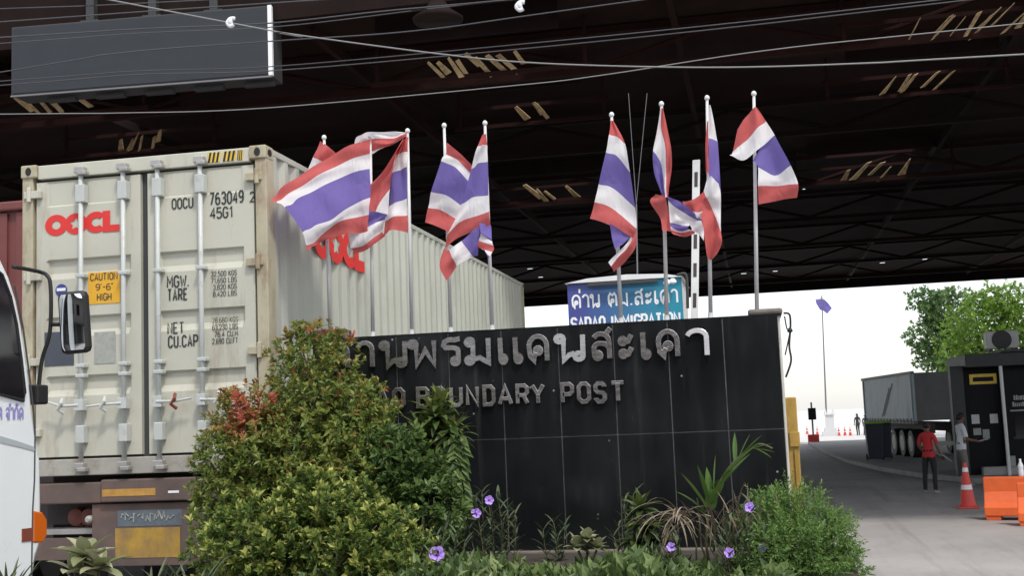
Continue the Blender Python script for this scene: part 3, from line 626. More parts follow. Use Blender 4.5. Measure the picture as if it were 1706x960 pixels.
# hazard stripes on the header
for (a, b_) in ((346, 366), (371, 392), (395, 404)):
    pa, pb = aty(a, 258, CY0 + .018), aty(b_, 255, CY0 + .018); zc = CZ1 - .07
    q = MB(); q.box((pa.x, CY0 + .021, zc - .045), (pb.x, CY0 + .023, zc + .045)); st = q.build('hazard_marking', M['hazard'], ct)
    q = MB(); n = 3; wd = (pb.x - pa.x) / n
    for i in range(n):
        x = pa.x + wd * i; q.prism([(x, CY0 + .018, zc - .045), (x + wd * .5, CY0 + .018, zc - .045), (min(x + wd * .95, pb.x), CY0 + .018, zc + .045), (x + wd * .45, CY0 + .018, zc + .045)], (0, .001, 0))
    q.build('stripe', M['black'], st)
# red company letters: heavy overlapping O O C L, the second O with a flower shaped hole
def logo(org, right, up, nrm, h, wf, name):
    mb = MB(); org, right, up, nrm = map(Vector, (org, right, up, nrm))
    def T(x, y, z=0): return org + right * (x * h * wf) + up * (y * h) + nrm * z
    def ringf(cx, inner, z):
        n = 40; vs = []
        for i in range(n):
            a = 2 * math.pi * i / n; vs.append(T(cx + .52 * math.cos(a), .5 + .5 * math.sin(a), z))
        for i in range(n):
            a = 2 * math.pi * i / n; r = inner(a); vs.append(T(cx + r * math.cos(a), .5 + r * math.sin(a), z))
        mb.add(vs, [(i, (i + 1) % n, n + (i + 1) % n, n + i) for i in range(n)])
    ringf(.52, lambda a: .2, 0)
    ringf(1.43, lambda a: .21 + .06 * math.cos(5 * (a - math.pi / 2)), .0006)
    n = 26; vs = []
    for i in range(n + 1):
        a = R(42 + (360 - 84) * i / n); vs += [T(2.36 + .52 * math.cos(a), .5 + .5 * math.sin(a), .0012), T(2.36 + .2 * math.cos(a), .5 + .2 * math.sin(a), .0012)]
    mb.add(vs, [(2 * i, 2 * i + 2, 2 * i + 3, 2 * i + 1) for i in range(n)])
    mb.add([T(2.66, 0, .0018), T(3.42, 0, .0018), T(3.42, .32, .0018), T(3.0, .32, .0018), T(3.0, 1, .0018), T(2.66, 1, .0018)], [(0, 1, 2, 3), (0, 3, 4, 5)])
    return mb.build(name, M['red'], ct, fix=False)
p0, p1 = DP(75, 393), DP(199, 386); hh = DP(90, 358).z - DP(90, 393).z
logo((p0.x, YD, (p0.z + p1.z) / 2), XA, ZA, (0, -1, 0), hh, (p1.x - p0.x) / (3.42 * hh), 'red_logo')
def SP(px, py): return atx(px, py, CX1 + .004)
a_, b_ = SP(523, 388), SP(606, 388)
hs = SP(565, 385).z - SP(565, 447).z
logo((CX1 + .002, a_.y, SP(606, 455).z), (0, 1, 0), ZA, (1, 0, 0), hs, (b_.y - a_.y) / (3.42 * hs), 'red_logo')

# ------------------------------------------------------------------ trailer chassis under the container
tr = thing('container_trailer', 'dusty brown trailer chassis carrying the pale container', 'trailer', (CX1 - 1.2, CY0, 0))
YB = CY0 + .02
for x in (CX1 - 1.75, CX1 - .69):
    q = MB(); q.box((x - .07, CY0 + .3, 1.2), (x + .07, CY1 + .5, 1.66)); q.build('frame_rail', M['chassisdark'], tr)
def BP(px, py): return aty(px, py, YB)
z1, z0 = BP(200, 803).z, BP(200, 838).z
q = MB(); q.box((CX0 + .03, YB, z0), (BP(168, 820).x, YB + .25, z1)); q.build('bumper_beam', M['chassis'], tr, bevel=.012)
q = MB(); q.box((BP(169.5, 820).x, YB - .02, z0 + .005), (CX1 - .02, YB + .25, z1 + .02)); q.build('bumper_beam', M['chassis'], tr, bevel=.012)
q = MB(); q.box((BP(150, 820).x, YB + .03, BP(200, 945).z), (CX1 - .06, YB + .07, z0 - .012)); q.build('rear_plate', M['chassis'], tr, bevel=.006)
patch('reflective_tape', 170, 815, 259, 827, M['tape'], Y=YB - .023, par=tr)
patch('reflective_tape', 280, 818, 298, 822, M['letterwhite'], Y=YB - .023, par=tr)
sgn = patch('faded_sign', 196, 850, 303, 877, M['bluepatch'], Y=YB + .027, par=tr)
label('sign_lettering', 'SAFETY TRANSIT'[:0] + 'O', 204, 856, 866, M['plate'], Y=YB + .024, par=sgn) if False else None
p = aty(202, 868, YB + .025)
for i in range(13):                          # worn, unreadable white lettering
    x = p.x + i * .040; q = MB(); q.tube([(x, YB + .024, p.z + random.uniform(-.02, .03)), (x + random.uniform(.0, .02), YB + .024, p.z + random.uniform(.02, .08)), (x + random.uniform(.01, .04), YB + .024, p.z + random.uniform(0, .07))], .006, 5)
    q.build('worn_lettering', M['plate'], sgn)
npz = patch('number_plate', 192, 880, 300, 930, M['numplate'], Y=YB + .026, par=tr)
q = MB(); p = aty(200, 925, YB + .024); pass
for a, b2 in ((66, 148),):
    pa, pb = BP(a, 850), BP(b2, 850)
    q = MB(); q.box((CX0 + .05, YB + .35, BP(100, 880).z), (pb.x, YB + .5, z0 - .02)); q.build('back_panel', M['chassisdark'], tr)
    q = MB(); q.box((CX0 + .05, YB + .1, BP(100, 893).z), (pb.x, YB + .3, BP(100, 884).z)); q.build('light_bar', M['steel'], tr)
q = MB(); q.box((CX0 + .05, YB + .05, BP(100, 935).z), (BP(149, 900).x, YB + .12, BP(100, 899).z)); q.build('rear_plate', M['chassis'], tr)
for px in (98, 120):
    p = BP(px, 867); q = MB(); q.lathe((p.x, YB + .3, p.z), [(.01, -.04), (.08, -.03), (.09, .04)], 14, 'y'); q.build('tail_light', M['redlens'], tr)
p = BP(145, 867); q = MB(); q.lathe((p.x, YB + .02, p.z), [(.02, -.02), (.035, 0), (.04, .3)], 12, 'y'); q.build('reflector', M['plate'], tr)
q = MB(); q.box((CX0 + .1, YB + .02, .5), (CX1 - .1, YB + .14, .66)); q.build('underrun_bar', M['steel'], tr, bevel=.02)
def wheel(par, cx, cy, cz, r, wd, axis='x'):
    q = MB(); q.lathe((cx, cy, cz), [(r * .6, -wd / 2), (r * .93, -wd / 2), (r, -wd / 3), (r, wd / 3), (r * .93, wd / 2), (r * .6, wd / 2)], 24, axis); wh = q.build('wheel', M['black'], par, smooth=False)
    q = MB(); q.lathe((cx, cy, cz), [(r * .25, -wd / 2 - .01), (r * .58, -wd / 2 - .004), (r * .58, wd / 2 + .004), (r * .25, wd / 2 + .01)], 18, axis); q.build('rim', M['steel'], wh)
for y in (12.0, 13.35, 14.7):
    for x in (CX1 - .2, CX1 - 2.22): wheel(tr, x, y, .52, .52, .5)
q = MB(); q.box((CX1 - 1.5, CY1 - 2, .5), (CX1 - .95, CY1 - 1.7, 1.2)); q.build('landing_leg', M['chassisdark'], tr)
for y in (12.0, 13.35, 14.7):
    q = MB(); q.tube([(CX1 - 2.2, y, .52), (CX1 - .2, y, .52)], .07, 10); q.box((CX1 - 1.8, y - .06, .52), (CX1 - 1.7, y + .06, 1.2)); q.box((CX1 - .74, y - .06, .52), (CX1 - .64, y + .06, 1.2)); q.build('axle', M['chassisdark'], tr)

# tractor in front of that trailer, under the canopy
# ------------------------------------------------------------------ maroon container in the next lane
mc = thing('maroon_container', 'maroon container on a trailer at the left edge beyond the pale one', 'container', (-8.4, 11.2, 1.65))
mx0, mx1, my0, mz1 = -9.6, -7.15, 11.2, 0
pz = aty(12, 336, my0).z; mz0 = pz - 2.75
q = MB(); n = 9
q.box((mx0 + .1, my0 + .05, mz0), (mx1 - .1, my0 + 12, pz - .1))
for i in range(n): x = mx0 + .15 + (mx1 - mx0 - .3) * i / n; q.box((x, my0 + .02, mz0 + .1), (x + .13, my0 + .049, pz - .12))
q.build('body', M['redcont'], mc)
q = MB(); q.box((mx0, my0 - .02, pz - .1), (mx1, my0 + 12.05, pz)); q.build('top_rail', M['redcont'], mc, bevel=.02)
for x in (mx0, mx1 - .098):
    q = MB(); q.box((x, my0, mz0), (x + .098, my0 + .2, pz - .101)); q.build('corner_post', M['redcont'], mc)
q = MB(); q.box((mx0, my0 + .1, .95), (mx1, my0 + 12, mz0 - .005)); q.build('deck', M['chassisdark'], mc)
for y in (13, 14.4, 15.8):
    for x in (mx0 + .25, mx1 - .25): wheel(mc, x, y, .5, .5, .45)

# ------------------------------------------------------------------ white truck cab at the left edge, waiting behind the trailer
CABX = -4.2
def KP(px, py): return atx(px, py, CABX)
cab = thing('truck', 'white truck cab at the left edge with purple door lettering', 'truck', (CABX - 1.2, 5.2, 0))
# side outline (front edge from the photo), closed behind the picture's edge
fr = [(-14, 398), (4, 432), (18, 462), (30, 500), (39, 545), (46, 590), (52, 640), (57, 690), (64, 735), (70, 770), (71, 850), (70, 906), (62, 930), (58, 960), (57, 1030)]
out = [(KP(*p).y, KP(*p).z) for p in fr]
out = [(4.1, out[0][1] + .05)] + out + [(out[-1][0], .75), (4.1, .75)]
q = MB(); q.prism([(CABX, y, z) for y, z in out], (-2.4, 0, 0)); q.build('body', M['cab'], cab, bevel=.035)
win = [(-30, 430), (2, 458), (16, 495), (26, 540), (34, 600), (40, 655), (38, 668), (-30, 650)]
q = MB(); q.prism([(CABX + .002, KP(*p).y, KP(*p).z) for p in win], (.004, 0, 0)); q.build('window', M['glass'], cab)
q = MB(); q.tube([(CABX + .004, KP(*p).y, KP(*p).z) for p in win + [win[0]]], .011, 6, cap=False); q.build('window_seal', M['black'], cab)
seam = [(24, 476), (38, 545), (48, 620), (56, 690), (58, 720), (57, 800), (54, 850), (52, 960)]
q = MB(); q.tube([(CABX + .001, KP(*p).y, KP(*p).z) for p in seam], .006, 6); q.build('door_seam', M['gasket'], cab)
q = MB(); q.prism([(CABX + .002, KP(*p).y, KP(*p).z) for p in [(-40, 722), (0, 727), (30, 736), (56, 745), (57, 752), (30, 745), (0, 738), (-40, 733)]], (.002, 0, 0)); q.build('grey_stripe', M['cabgrey'], cab)
q = MB(); a_, b_ = KP(-14, 700), KP(38, 702); hh = KP(10, 676).z - KP(10, 701).z
text(q, 'ลิต จำกัด', (CABX + .003, a_.y, a_.z), (0, 1, 0), ZA, hh * .78, .5, .17, .12, thai=True, width=(b_.y - a_.y)); q.build('lettering', M['purple'], cab, fix=False)
q = MB(); q.prism([(CABX + .006, KP(*p).y, KP(*p).z) for p in [(54, 851), (70, 854), (78, 866), (78, 893), (70, 906), (54, 906)]], (-.12, 0, 0)); q.build('turn_signal', M['amber'], cab, bevel=.012)
q = MB(); q.prism([(CABX + .004, KP(*p).y, KP(*p).z) for p in [(36, 882), (53, 880), (53, 902), (36, 904)]], (-.05, 0, 0)); q.build('side_marker', M['redlens'], cab)
# front bumper, grille side and wheel, seen from a step aside
q = MB(); yf = out[-3][0]; q.box((CABX - 2.38, yf + .0, .4), (CABX - .02, yf + .14, 1.0)); q.build('bumper', M['cab'], cab, bevel=.03)
q = MB(); q.prism([(CABX - .1, KP(*p).y + .02, KP(*p).z) for p in [(30, 480), (60, 680)]] + [(CABX - 2.3, KP(*p).y + .02, KP(*p).z) for p in [(60, 680), (30, 480)]], (0, .01, 0)); q.build('windscreen', M['glass'], cab)
wheel(cab, CABX - .2, 4.75, .52, .52, .34); wheel(cab, CABX - 2.2, 4.75, .52, .52, .34)
q = MB(); q.box((CABX - 1.7, -3.2, .6), (CABX - .7, 4.09, .95)); q.build('frame_rail', M['chassisdark'], cab)
q = MB(); q.box((CABX - 2.4, -3.2, .96), (CABX, 3.9, 1.2)); q.build('deck', M['chassisdark'], cab)
wheel(cab, CABX - .25, -1.5, .52, .52, .5); wheel(cab, CABX - 2.15, -1.5, .52, .52, .5)
# mirror on its bent arm
YM = 6.62
mi = [aty(px, py, YM) for px, py in [(40, 457), (66, 453), (79, 460), (84, 475), (85, 520), (82, 560), (70, 600), (64, 650)]]
def smooth_path(pts, n=5):
    out = []
    P_ = [pts[0]] + list(pts) + [pts[-1]]
    for i in range(1, len(P_) - 2):
        for k in range(n):
            t = k / n; a, b_, c_, d_ = P_[i - 1], P_[i], P_[i + 1], P_[i + 2]
            out.append(.5 * ((2 * b_) + (c_ - a) * t + (2 * a - 5 * b_ + 4 * c_ - d_) * t * t + (3 * b_ - a - 3 * c_ + d_) * t ** 3))
    out.append(pts[-1]); return out
mi[0] = Vector((CABX - .05, 6.3, mi[0].z))
q = MB(); q.tube(smooth_path(mi), .0125, 8); q.tube([aty(84, 541, YM), aty(112, 541, YM)], .012, 8); arm = q.build('mirror_arm', M['black'], cab, smooth=True)
pa, pb = aty(58, 642, YM), aty(72, 674, YM); q = MB(); q.box((pa.x - .05, YM - .06, pb.z), (pb.x, YM + .06, pa.z)); q.build('arm_bracket', M['black'], arm, bevel=.012)
pc = aty(121, 537, YM - .06); MM = Matrix.Translation(pc) @ Matrix.Rotation(R(12), 4, 'Z') @ Matrix.Rotation(R(-3), 4, 'Y') @ Matrix.Rotation(R(2), 4, 'X')
q = MB(); q.box((-.092, .0, -.19), (.092, .08, .19), MM); hs_ = q.build('mirror_housing', M['black'], cab, bevel=.035)
MM2 = Matrix.Translation(pc) @ Matrix.Rotation(R(12), 4, 'Z') @ Matrix.Rotation(R(-3), 4, 'Y') @ Matrix.Rotation(R(2), 4, 'X')
q = MB(); nx_, nz_ = 15, 21
for i in range(nx_):
    for j in range(nz_):
        u, v_ = -1 + 2 * i / (nx_ - 1), -1 + 2 * j / (nz_ - 1); rr = max(0, abs(v_) - .8) / .2; u2 = u * (1 - .18 * rr * rr)
        q.v.append(tuple(MM2 @ Vector((.07 * u2, -.006 + .0075 * (u * u - 1) * .9 + .012 * (v_ * v_ - 1) * .5, .17 * v_))))
for i in range(nx_ - 1):
    for j in range(nz_ - 1): q.f.append((i * nz_ + j, (i + 1) * nz_ + j, (i + 1) * nz_ + j + 1, i * nz_ + j + 1))
q.build('mirror_glass', M['mirrorglass'], hs_, smooth=True)

# ------------------------------------------------------------------ black granite sign wall
YW = 10.6
def WP(px, py): return aty(px, py, YW)
wx0, wx1 = WP(520, 565).x, WP(1306, 620).x
wz1 = (WP(620, 561).z + WP(1302, 527).z) / 2; wzs = (WP(790, 733).z + WP(1310, 715).z) / 2; wz0 = WP(850, 918).z
wall = thing('sign_wall', 'black granite boundary sign wall with steel Thai and English lettering', 'sign wall', ((wx0 + wx1) / 2, YW, 0))
q = MB(); q.box((wx0 + .004, YW + .035, .3), (wx1 - .002, YW + .34, wz1 - .006)); q.build('core', M['wallside'], wall)
q = MB(); q.box((wx0 + .002, YW + .012, wz0), (wx1 - .02, YW + .033, wz1 - .002)); q.build('grout', M['grout'], wall)
sx = [WP(px, 700).x for px in (840, 935, 1028, 1120, 1213)]; dx = (sx[-1] - sx[0]) / 4
cols = [wx1 - .022] + sx[::-1]
while cols[-1] - dx > wx0: cols.append(cols[-1] - dx)
cols.append(wx0)
gq = MB(); g_ = .0045
for a, b_ in zip(cols[1:], cols[:-1]):
    for z0, z1 in ((wz0, wzs), (wzs, wz1)):
        if b_ - a < .03: continue
        j = random.uniform(-.0012, .0012); gq.box((a + g_, YW + j, z0 + g_), (b_ - g_, YW + .0125, z1 - g_))
gq.build('granite_cladding', M['granite'], wall)
q = MB(); q.box((wx0, YW + .002, wz1), (wx1 + .01, YW + .36, wz1 + .014)); q.build('coping', M['granite'], wall)
q = MB(); q.box((wx0 - .02, YW - .06, wz0 - .08), (wx1 + .02, YW + .3, wz0 - .004)); q.build('plinth', M['capgrey'], wall, bevel=.01)
a_, b_ = WP(519, 558), WP(567, 546); q = MB(); q.box((a_.x, YW + .05, wz1 + .016), (b_.x, YW + .33, wz1 + .105)); q.build('pier_cap', M['capred'], wall, bevel=.015)
a_, b_ = WP(1246, 525), WP(1308, 518); q = MB(); q.box((a_.x, YW + .06, wz1 + .016), (b_.x - .02, YW + .36, wz1 + .07)); q.build('pier_cap', M['capgrey'], wall, bevel=.02)
# steel letters
zb1 = lambda px: (WP(635, 612).z * (1160 - px) + WP(1160, 594).z * (px - 635)) / 525
th_h = .222
def spot(px): return WP(px, 590).x
for ch, a, b_ in [('ด', 545, 585), ('า', 592, 626), ('น', 632, 681), ('พ', 680, 729), ('ร', 734, 773), ('ม', 774, 820), ('เ', 827, 848), ('เ', 852, 873), ('ด', 876, 917), ('น', 923, 977), ('ส', 982, 1024), ('ะ', 1029, 1058), ('เ', 1064, 1086), ('ด', 1091, 1134), ('า', 1139, 1183)]:
    wdt, st = TH[ch]; x0, x1 = spot(a), spot(b_); t_ = .045; wf = (x1 - x0 - t_) / max(max(p[0] for s in st for p in (s[1] if isinstance(s, tuple) else s)) * th_h, .01)
    q = MB(); tz = random.uniform(-.06, .06); tx = {1139: -.16, 923: -.085}.get(a, random.uniform(-.03, .05))
    sts = list(st) + ([[(.8, 1.2), (.8, 1.55)]] if a == 545 else [])
    zc = zb1((a + b_) / 2) + .002
    glyph(q, sts, t_ / 2, th_h, wf, t_, lambda p_, z: Vector((x0 + p_[0], YW - .046 - z + tz * (p_[0] - .1) - tx * (p_[1] - .13), zc + p_[1])), .030, .0012)
    q.build('letter', M['letter'], wall, fix=True, bevel=.004)
zb2 = lambda px: (WP(706, 681).z * (1030 - px) + WP(1030, 672).z * (px - 706)) / 324
for ch, a, b_ in [('S', 541, 564), ('A', 569, 595), ('D', 599, 622), ('A', 627, 652), ('O', 655, 677), ('B', 695, 718), ('O', 722, 745), ('U', 750, 773), ('N', 777, 800), ('D', 805, 827), ('A', 830, 856), ('R', 860, 883), ('Y', 885, 910), ('P', 935, 958), ('O', 962, 986), ('S', 990, 1012), ('T', 1017, 1044)]:
    x0, x1 = WP(a, 660).x, WP(b_, 660).x; t_ = .037; hh = .185 - t_ + .012
    q = MB(); wf = (x1 - x0 - t_) / (.6 * hh)
    glyph(q, GL[ch], t_ / 2, hh, wf, t_, lambda p_, z: Vector((x0 + p_[0], YW - .040 - z, zb2((a + b_) / 2) + p_[1] + t_ / 2)), .027, .0012)
    q.build('letter', M['letter'], wall, fix=True, bevel=.0035)

# rope and wire hanging at the right end of the wall
rp = [WP(1306, 519), WP(1316, 521), WP(1318, 540), WP(1316, 575), WP(1319, 600), WP(1310, 628)]
q = MB(); q.tube([p + Vector((0, .2, 0)) for p in smooth_path(rp)], .009, 6); q.tube([p + Vector((0, .22, 0)) for p in smooth_path([WP(1308, 524), WP(1312, 545), WP(1317, 550), WP(1309, 590)])], .006, 6); q.lathe(WP(1317, 549) + Vector((0, .2, -.02)), [(.005, 0), (.026, .015), (.02, .035), (.005, .05)], 8)
setp(q.build('rope', M['black'], smooth=True), 'black knotted rope hanging at the right end of the granite wall', 'rope')

# ------------------------------------------------------------------ planter in front of the wall
PZ = wz0 - .02
q = MB(); pl = [(-3.95, 5.0), (-2.0, 5.0), (-1.2, 7.4), (.6, 7.6), (.72, 9.2), (.6, 11.3), (-4.08, 11.3), (-4.0, 7.0)]
plt = thing('planter', 'raised concrete planting bed along the foot of the granite wall', 'planter', (-1.7, 9, 0))
q = MB(); q.prism([(x, y, 0) for x, y in pl], (0, 0, PZ - .06)); q.build('kerb_wall', M['concrete'], plt, bevel=.03)
q = MB(); q.prism([(x * .97 - .06, (y - 9.4) * .95 + 9.4, PZ - .05) for x, y in pl], (0, 0, .045)); q.build('soil', M['soil'], plt)

# ------------------------------------------------------------------ flag poles and flags
YP = YW + .16
poles = [((540, 231), (550, 546), 'the half hidden red tipped flag'),
         ((617, 228), (621, 553), 'the large spread flag'),
         ((679, 220), (686, 554), 'the flag with its top blown back'),
         ((740, 211), (751, 552), 'the flag tucked behind the folded one'),
         ((808, 207), (820, 550), 'the flag with the lowest red corner'),
         ((1019, 193), (1035, 540), 'the flag above the immigration sign'),
         ((1102, 175), (1111, 530), 'the tightly twisted flag'),
         ((1178, 165), (1184, 530), 'the narrow flag caught by the twisted one'),
         ((1256, 158), (1261, 516), 'the flag that doubles back')]
FL = [
 # (scale, ox, oy, depth, [patches]); a patch is rows of points (x, y[, v]); a row may start with its stripe value
 (3.692, 440, 210, -.02, [[(0, (345, 92), (385, 118), (440, 165)), (1/6, (300, 190), (345, 210), (400, 235)), (1/3, (266, 268), (310, 290), (380, 310)), (2/3, (280, 380), (330, 400), (400, 420)), (5/6, (300, 440), (340, 460), (400, 480)), (1, (320, 500), (350, 520), (410, 540))]]),
 (3.692, 440, 210, -.10, [[(0, (650, 75), (500, 133), (330, 235), (190, 320), (95, 395), (45, 460)), (1/6, (648, 167), (500, 217), (350, 297), (200, 385), (110, 445), (80, 472)), (1/3, (650, 262), (500, 300), (350, 375), (230, 435), (160, 480), (128, 500)), (2/3, (655, 440), (540, 488), (430, 563), (330, 608), (270, 635), (232, 652)), (5/6, (645, 545), (530, 568), (420, 612), (335, 690), (285, 730), (252, 728)), (1, (640, 655), (540, 660), (430, 685), (345, 715), (295, 745), (264, 774))]]),
 (3.692, 440, 210, .0, [
   [(.26, (880, 37), (760, 36), (640, 38), (585, 58), (553, 105)), (.22, (880, 42), (800, 62), (665, 68), (610, 80), (578, 110)), (.08, (879, 48), (780, 92), (668, 100), (640, 108), (620, 118)), (.12, (878, 54), (760, 118), (668, 140), (655, 140), (650, 145)), (.25, (877, 60), (740, 135), (662, 168), (655, 170), (650, 172))],
   [(0, (884, 65), (872, 72), (858, 80)), (1/6, (882, 155), (835, 165), (812, 180)), (1/3, (880, 252), (830, 268), (782, 292)), (2/3, (883, 448), (830, 462), (766, 490)), (5/6, (888, 548), (810, 555), (742, 582)), (1, (897, 655), (790, 640), (738, 672))],
   [(0, (853, 84, 0), (858, 82, .05), (864, 80, .1)), (0, (735, 270, 0), (765, 280, .08), (790, 290, .15)), (0, (608, 420, 0), (690, 410, .08), (774, 390, .17)), (0, (618, 520, .02), (685, 525, .165), (757, 548, .3))],
   [(.4, (610, 522), (690, 528), (762, 545)), (0, (552, 635, .56), (640, 600, .6), (747, 570, .6)), (0, (520, 662, .7), (620, 640, .7), (742, 582, .75)), (0, (535, 742, .8), (620, 712, .8), (722, 642, .82)), (0, (562, 785, .95), (650, 752, .95), (742, 672, .95))]]),
 (3.4286, 700, 200, -.075, [[(0, (152, 128), (222, 185), (300, 262)), (1/6, (148, 196), (210, 225), (290, 305)), (1/3, (122, 235), (200, 268), (285, 360)), (2/3, (65, 412), (150, 430), (250, 500)), (5/6, (45, 500), (120, 515), (215, 570)), (1, (24, 582), (90, 606), (170, 640))]]),
 (3.4286, 700, 200, -.19, [
   [(0, (362, 82), (368, 80), (376, 78)), (1/6, (330, 150), (355, 142), (380, 140)), (1/3, (292, 278), (330, 250), (384, 235)), (2/3, (235, 480), (305, 440), (391, 430)), (5/6, (158, 648), (250, 570), (397, 522)), (1, (138, 738), (240, 662), (402, 600))],
   [(0, (140, 735, 1), (162, 742, .833), (235, 690, .667), (342, 598, .4)), (0, (112, 830, 1), (187, 790, .833), (270, 740, .667), (337, 690, .4)), (0, (150, 917, 1), (213, 836, .833), (302, 782, .667), (327, 776, .4))],
   [(.5, (342, 590), (402, 598)), (.55, (345, 640), (410, 680)), (.7, (345, 652), (414, 700)), (.9, (330, 722), (422, 740)), (.6, (365, 738), (392, 792))]]),
 (3.425, 970, 180, -.09, [
   [(0, (164, 72), (172, 70), (183, 80)), (1/6, (154, 150), (200, 165), (243, 200)), (1/3, (134, 250), (200, 275), (272, 365)), (2/3, (92, 432), (180, 460), (303, 570)), (5/6, (70, 535), (170, 570), (311, 690)), (1, (44, 632), (150, 665), (292, 742))],
   [(.5, (158, 660), (278, 730)), (.5, (170, 740), (245, 768)), (.55, (186, 806), (198, 800))],
   [(0, (278, 738, .7), (292, 735, .84), (311, 690, .95)), (0, (240, 790, .7), (265, 790, .84), (302, 795, 1)), (0, (190, 835, .7), (215, 845, .84), (250, 872, 1)), (0, (147, 880, .72), (165, 905, .84), (182, 937, 1))]]),
 (3.2, 1070, 150, -.085, [
   [(0, (97, 95, .25), (102, 94, .2), (106, 94, .1), (111, 100, 0)), (0, (78, 220, .3), (90, 220, .24), (103, 200, .15), (137, 220, 0)), (0, (57, 320, .33), (85, 335, .3), (122, 300, .17), (156, 330, 0)), (0, (61, 430, .6), (95, 420, .42), (125, 430, .18), (156, 430, 0)), (0, (90, 520, .66), (108, 520, .5), (125, 520, .2), (143, 520, 0)), (0, (112, 572, .66), (120, 572, .5), (128, 572, .2), (138, 572, 0))],
   [(1, (72, 556), (122, 560)), (1, (42, 595), (135, 618)), (.95, (95, 682), (150, 690)), (.95, (106, 748), (157, 756))],
   [(0, (130, 565, .5), (210, 600, .6), (315, 690, .6)), (0, (138, 595, .7), (190, 655, .7), (290, 700, .7)), (0, (146, 690, .8), (195, 700, .8), (262, 715, .8)), (0, (150, 715, .6), (195, 738, .5), (245, 738, .6)), (0, (155, 756, .9), (205, 764, .9), (280, 756, .95)), (0, (168, 772, 1), (230, 782, 1), (275, 768, 1))],
   [(.72, (245, 705), (315, 696)), (.8, (270, 745), (328, 745)), (.8, (300, 765), (328, 805))]]),
 (3.2, 1070, 150, -.03, [
   [(.2, (356, 78), (363, 80)), (.2, (352, 165), (378, 145)), (.31, (353, 256), (399, 268)), (.36, (355, 266), (403, 282)), (.6, (355, 440), (413, 440)), (.65, (375, 482), (419, 545))],
   [(.08, (345, 165), (353, 162)), (.08, (336, 300), (354, 300)), (.12, (340, 440), (356, 442))],
   [(0, (352, 440, .68), (378, 470, .7), (408, 500, .7)), (0, (328, 535, .83), (370, 560, .75), (419, 560, .7)), (0, (298, 602, 1), (348, 600, .86), (419, 660, .76)), (0, (320, 700, 1), (380, 690, .87), (419, 750, .83)), (0, (333, 800, 1), (380, 790, .92), (425, 812, .9)), (0, (346, 890, 1), (370, 905, .97), (400, 872, .95))],
   [(.95, (212, 592), (270, 585), (330, 540)), (.9, (232, 622), (280, 630), (322, 620)), (.7, (290, 682), (305, 690), (330, 690))]]),
 (3.2, 1070, 150, -.095, [
   [(0, (508, 205), (552, 145), (598, 92), (612, 92)), (1/6, (482, 328), (560, 262), (620, 197), (659, 165)), (.32, (466, 348), (540, 372), (625, 312), (706, 242))],
   [(.34, (590, 372), (640, 302), (706, 242)), (2/3, (617, 410), (708, 454), (791, 403)), (5/6, (617, 512), (720, 508), (831, 500)), (1, (621, 612), (720, 590), (826, 572))]]),
]
flag_labels = ['striped flag mostly hidden behind the large spread flag, only its red corner showing',
 'large striped flag spread wide in front of the container side',
 'striped flag with its top edge flung back left and a folded red corner',
 'striped flag half covered by the folded flag on its right, showing a blue middle band',
 'striped flag folded at the bottom, its red corner hanging lowest over the container side',
 'striped flag draped straight down with a curled tail above the blue immigration sign',
 'striped flag twisted to a narrow rope then flaring at its lower end',
 'narrow striped flag with a long red tail tangled with the twisted flag',
 'striped flag doubled back at its pole beside the open sky']
def cr_interp(P_, n):                        # Catmull-Rom through a list of numpy vectors
    P_ = [P_[0] * 2 - P_[1]] + list(P_) + [P_[-1] * 2 - P_[-2]]; out = []
    for i in range(1, len(P_) - 2):
        a, b_, c_, d_ = P_[i - 1:i + 3]
        for k in range(n):
            t = k / n; out.append(.5 * (2 * b_ + (c_ - a) * t + (2 * a - 5 * b_ + 4 * c_ - d_) * t * t + (3 * b_ - a - 3 * c_ + d_) * t ** 3))
    out.append(P_[-2]); return out
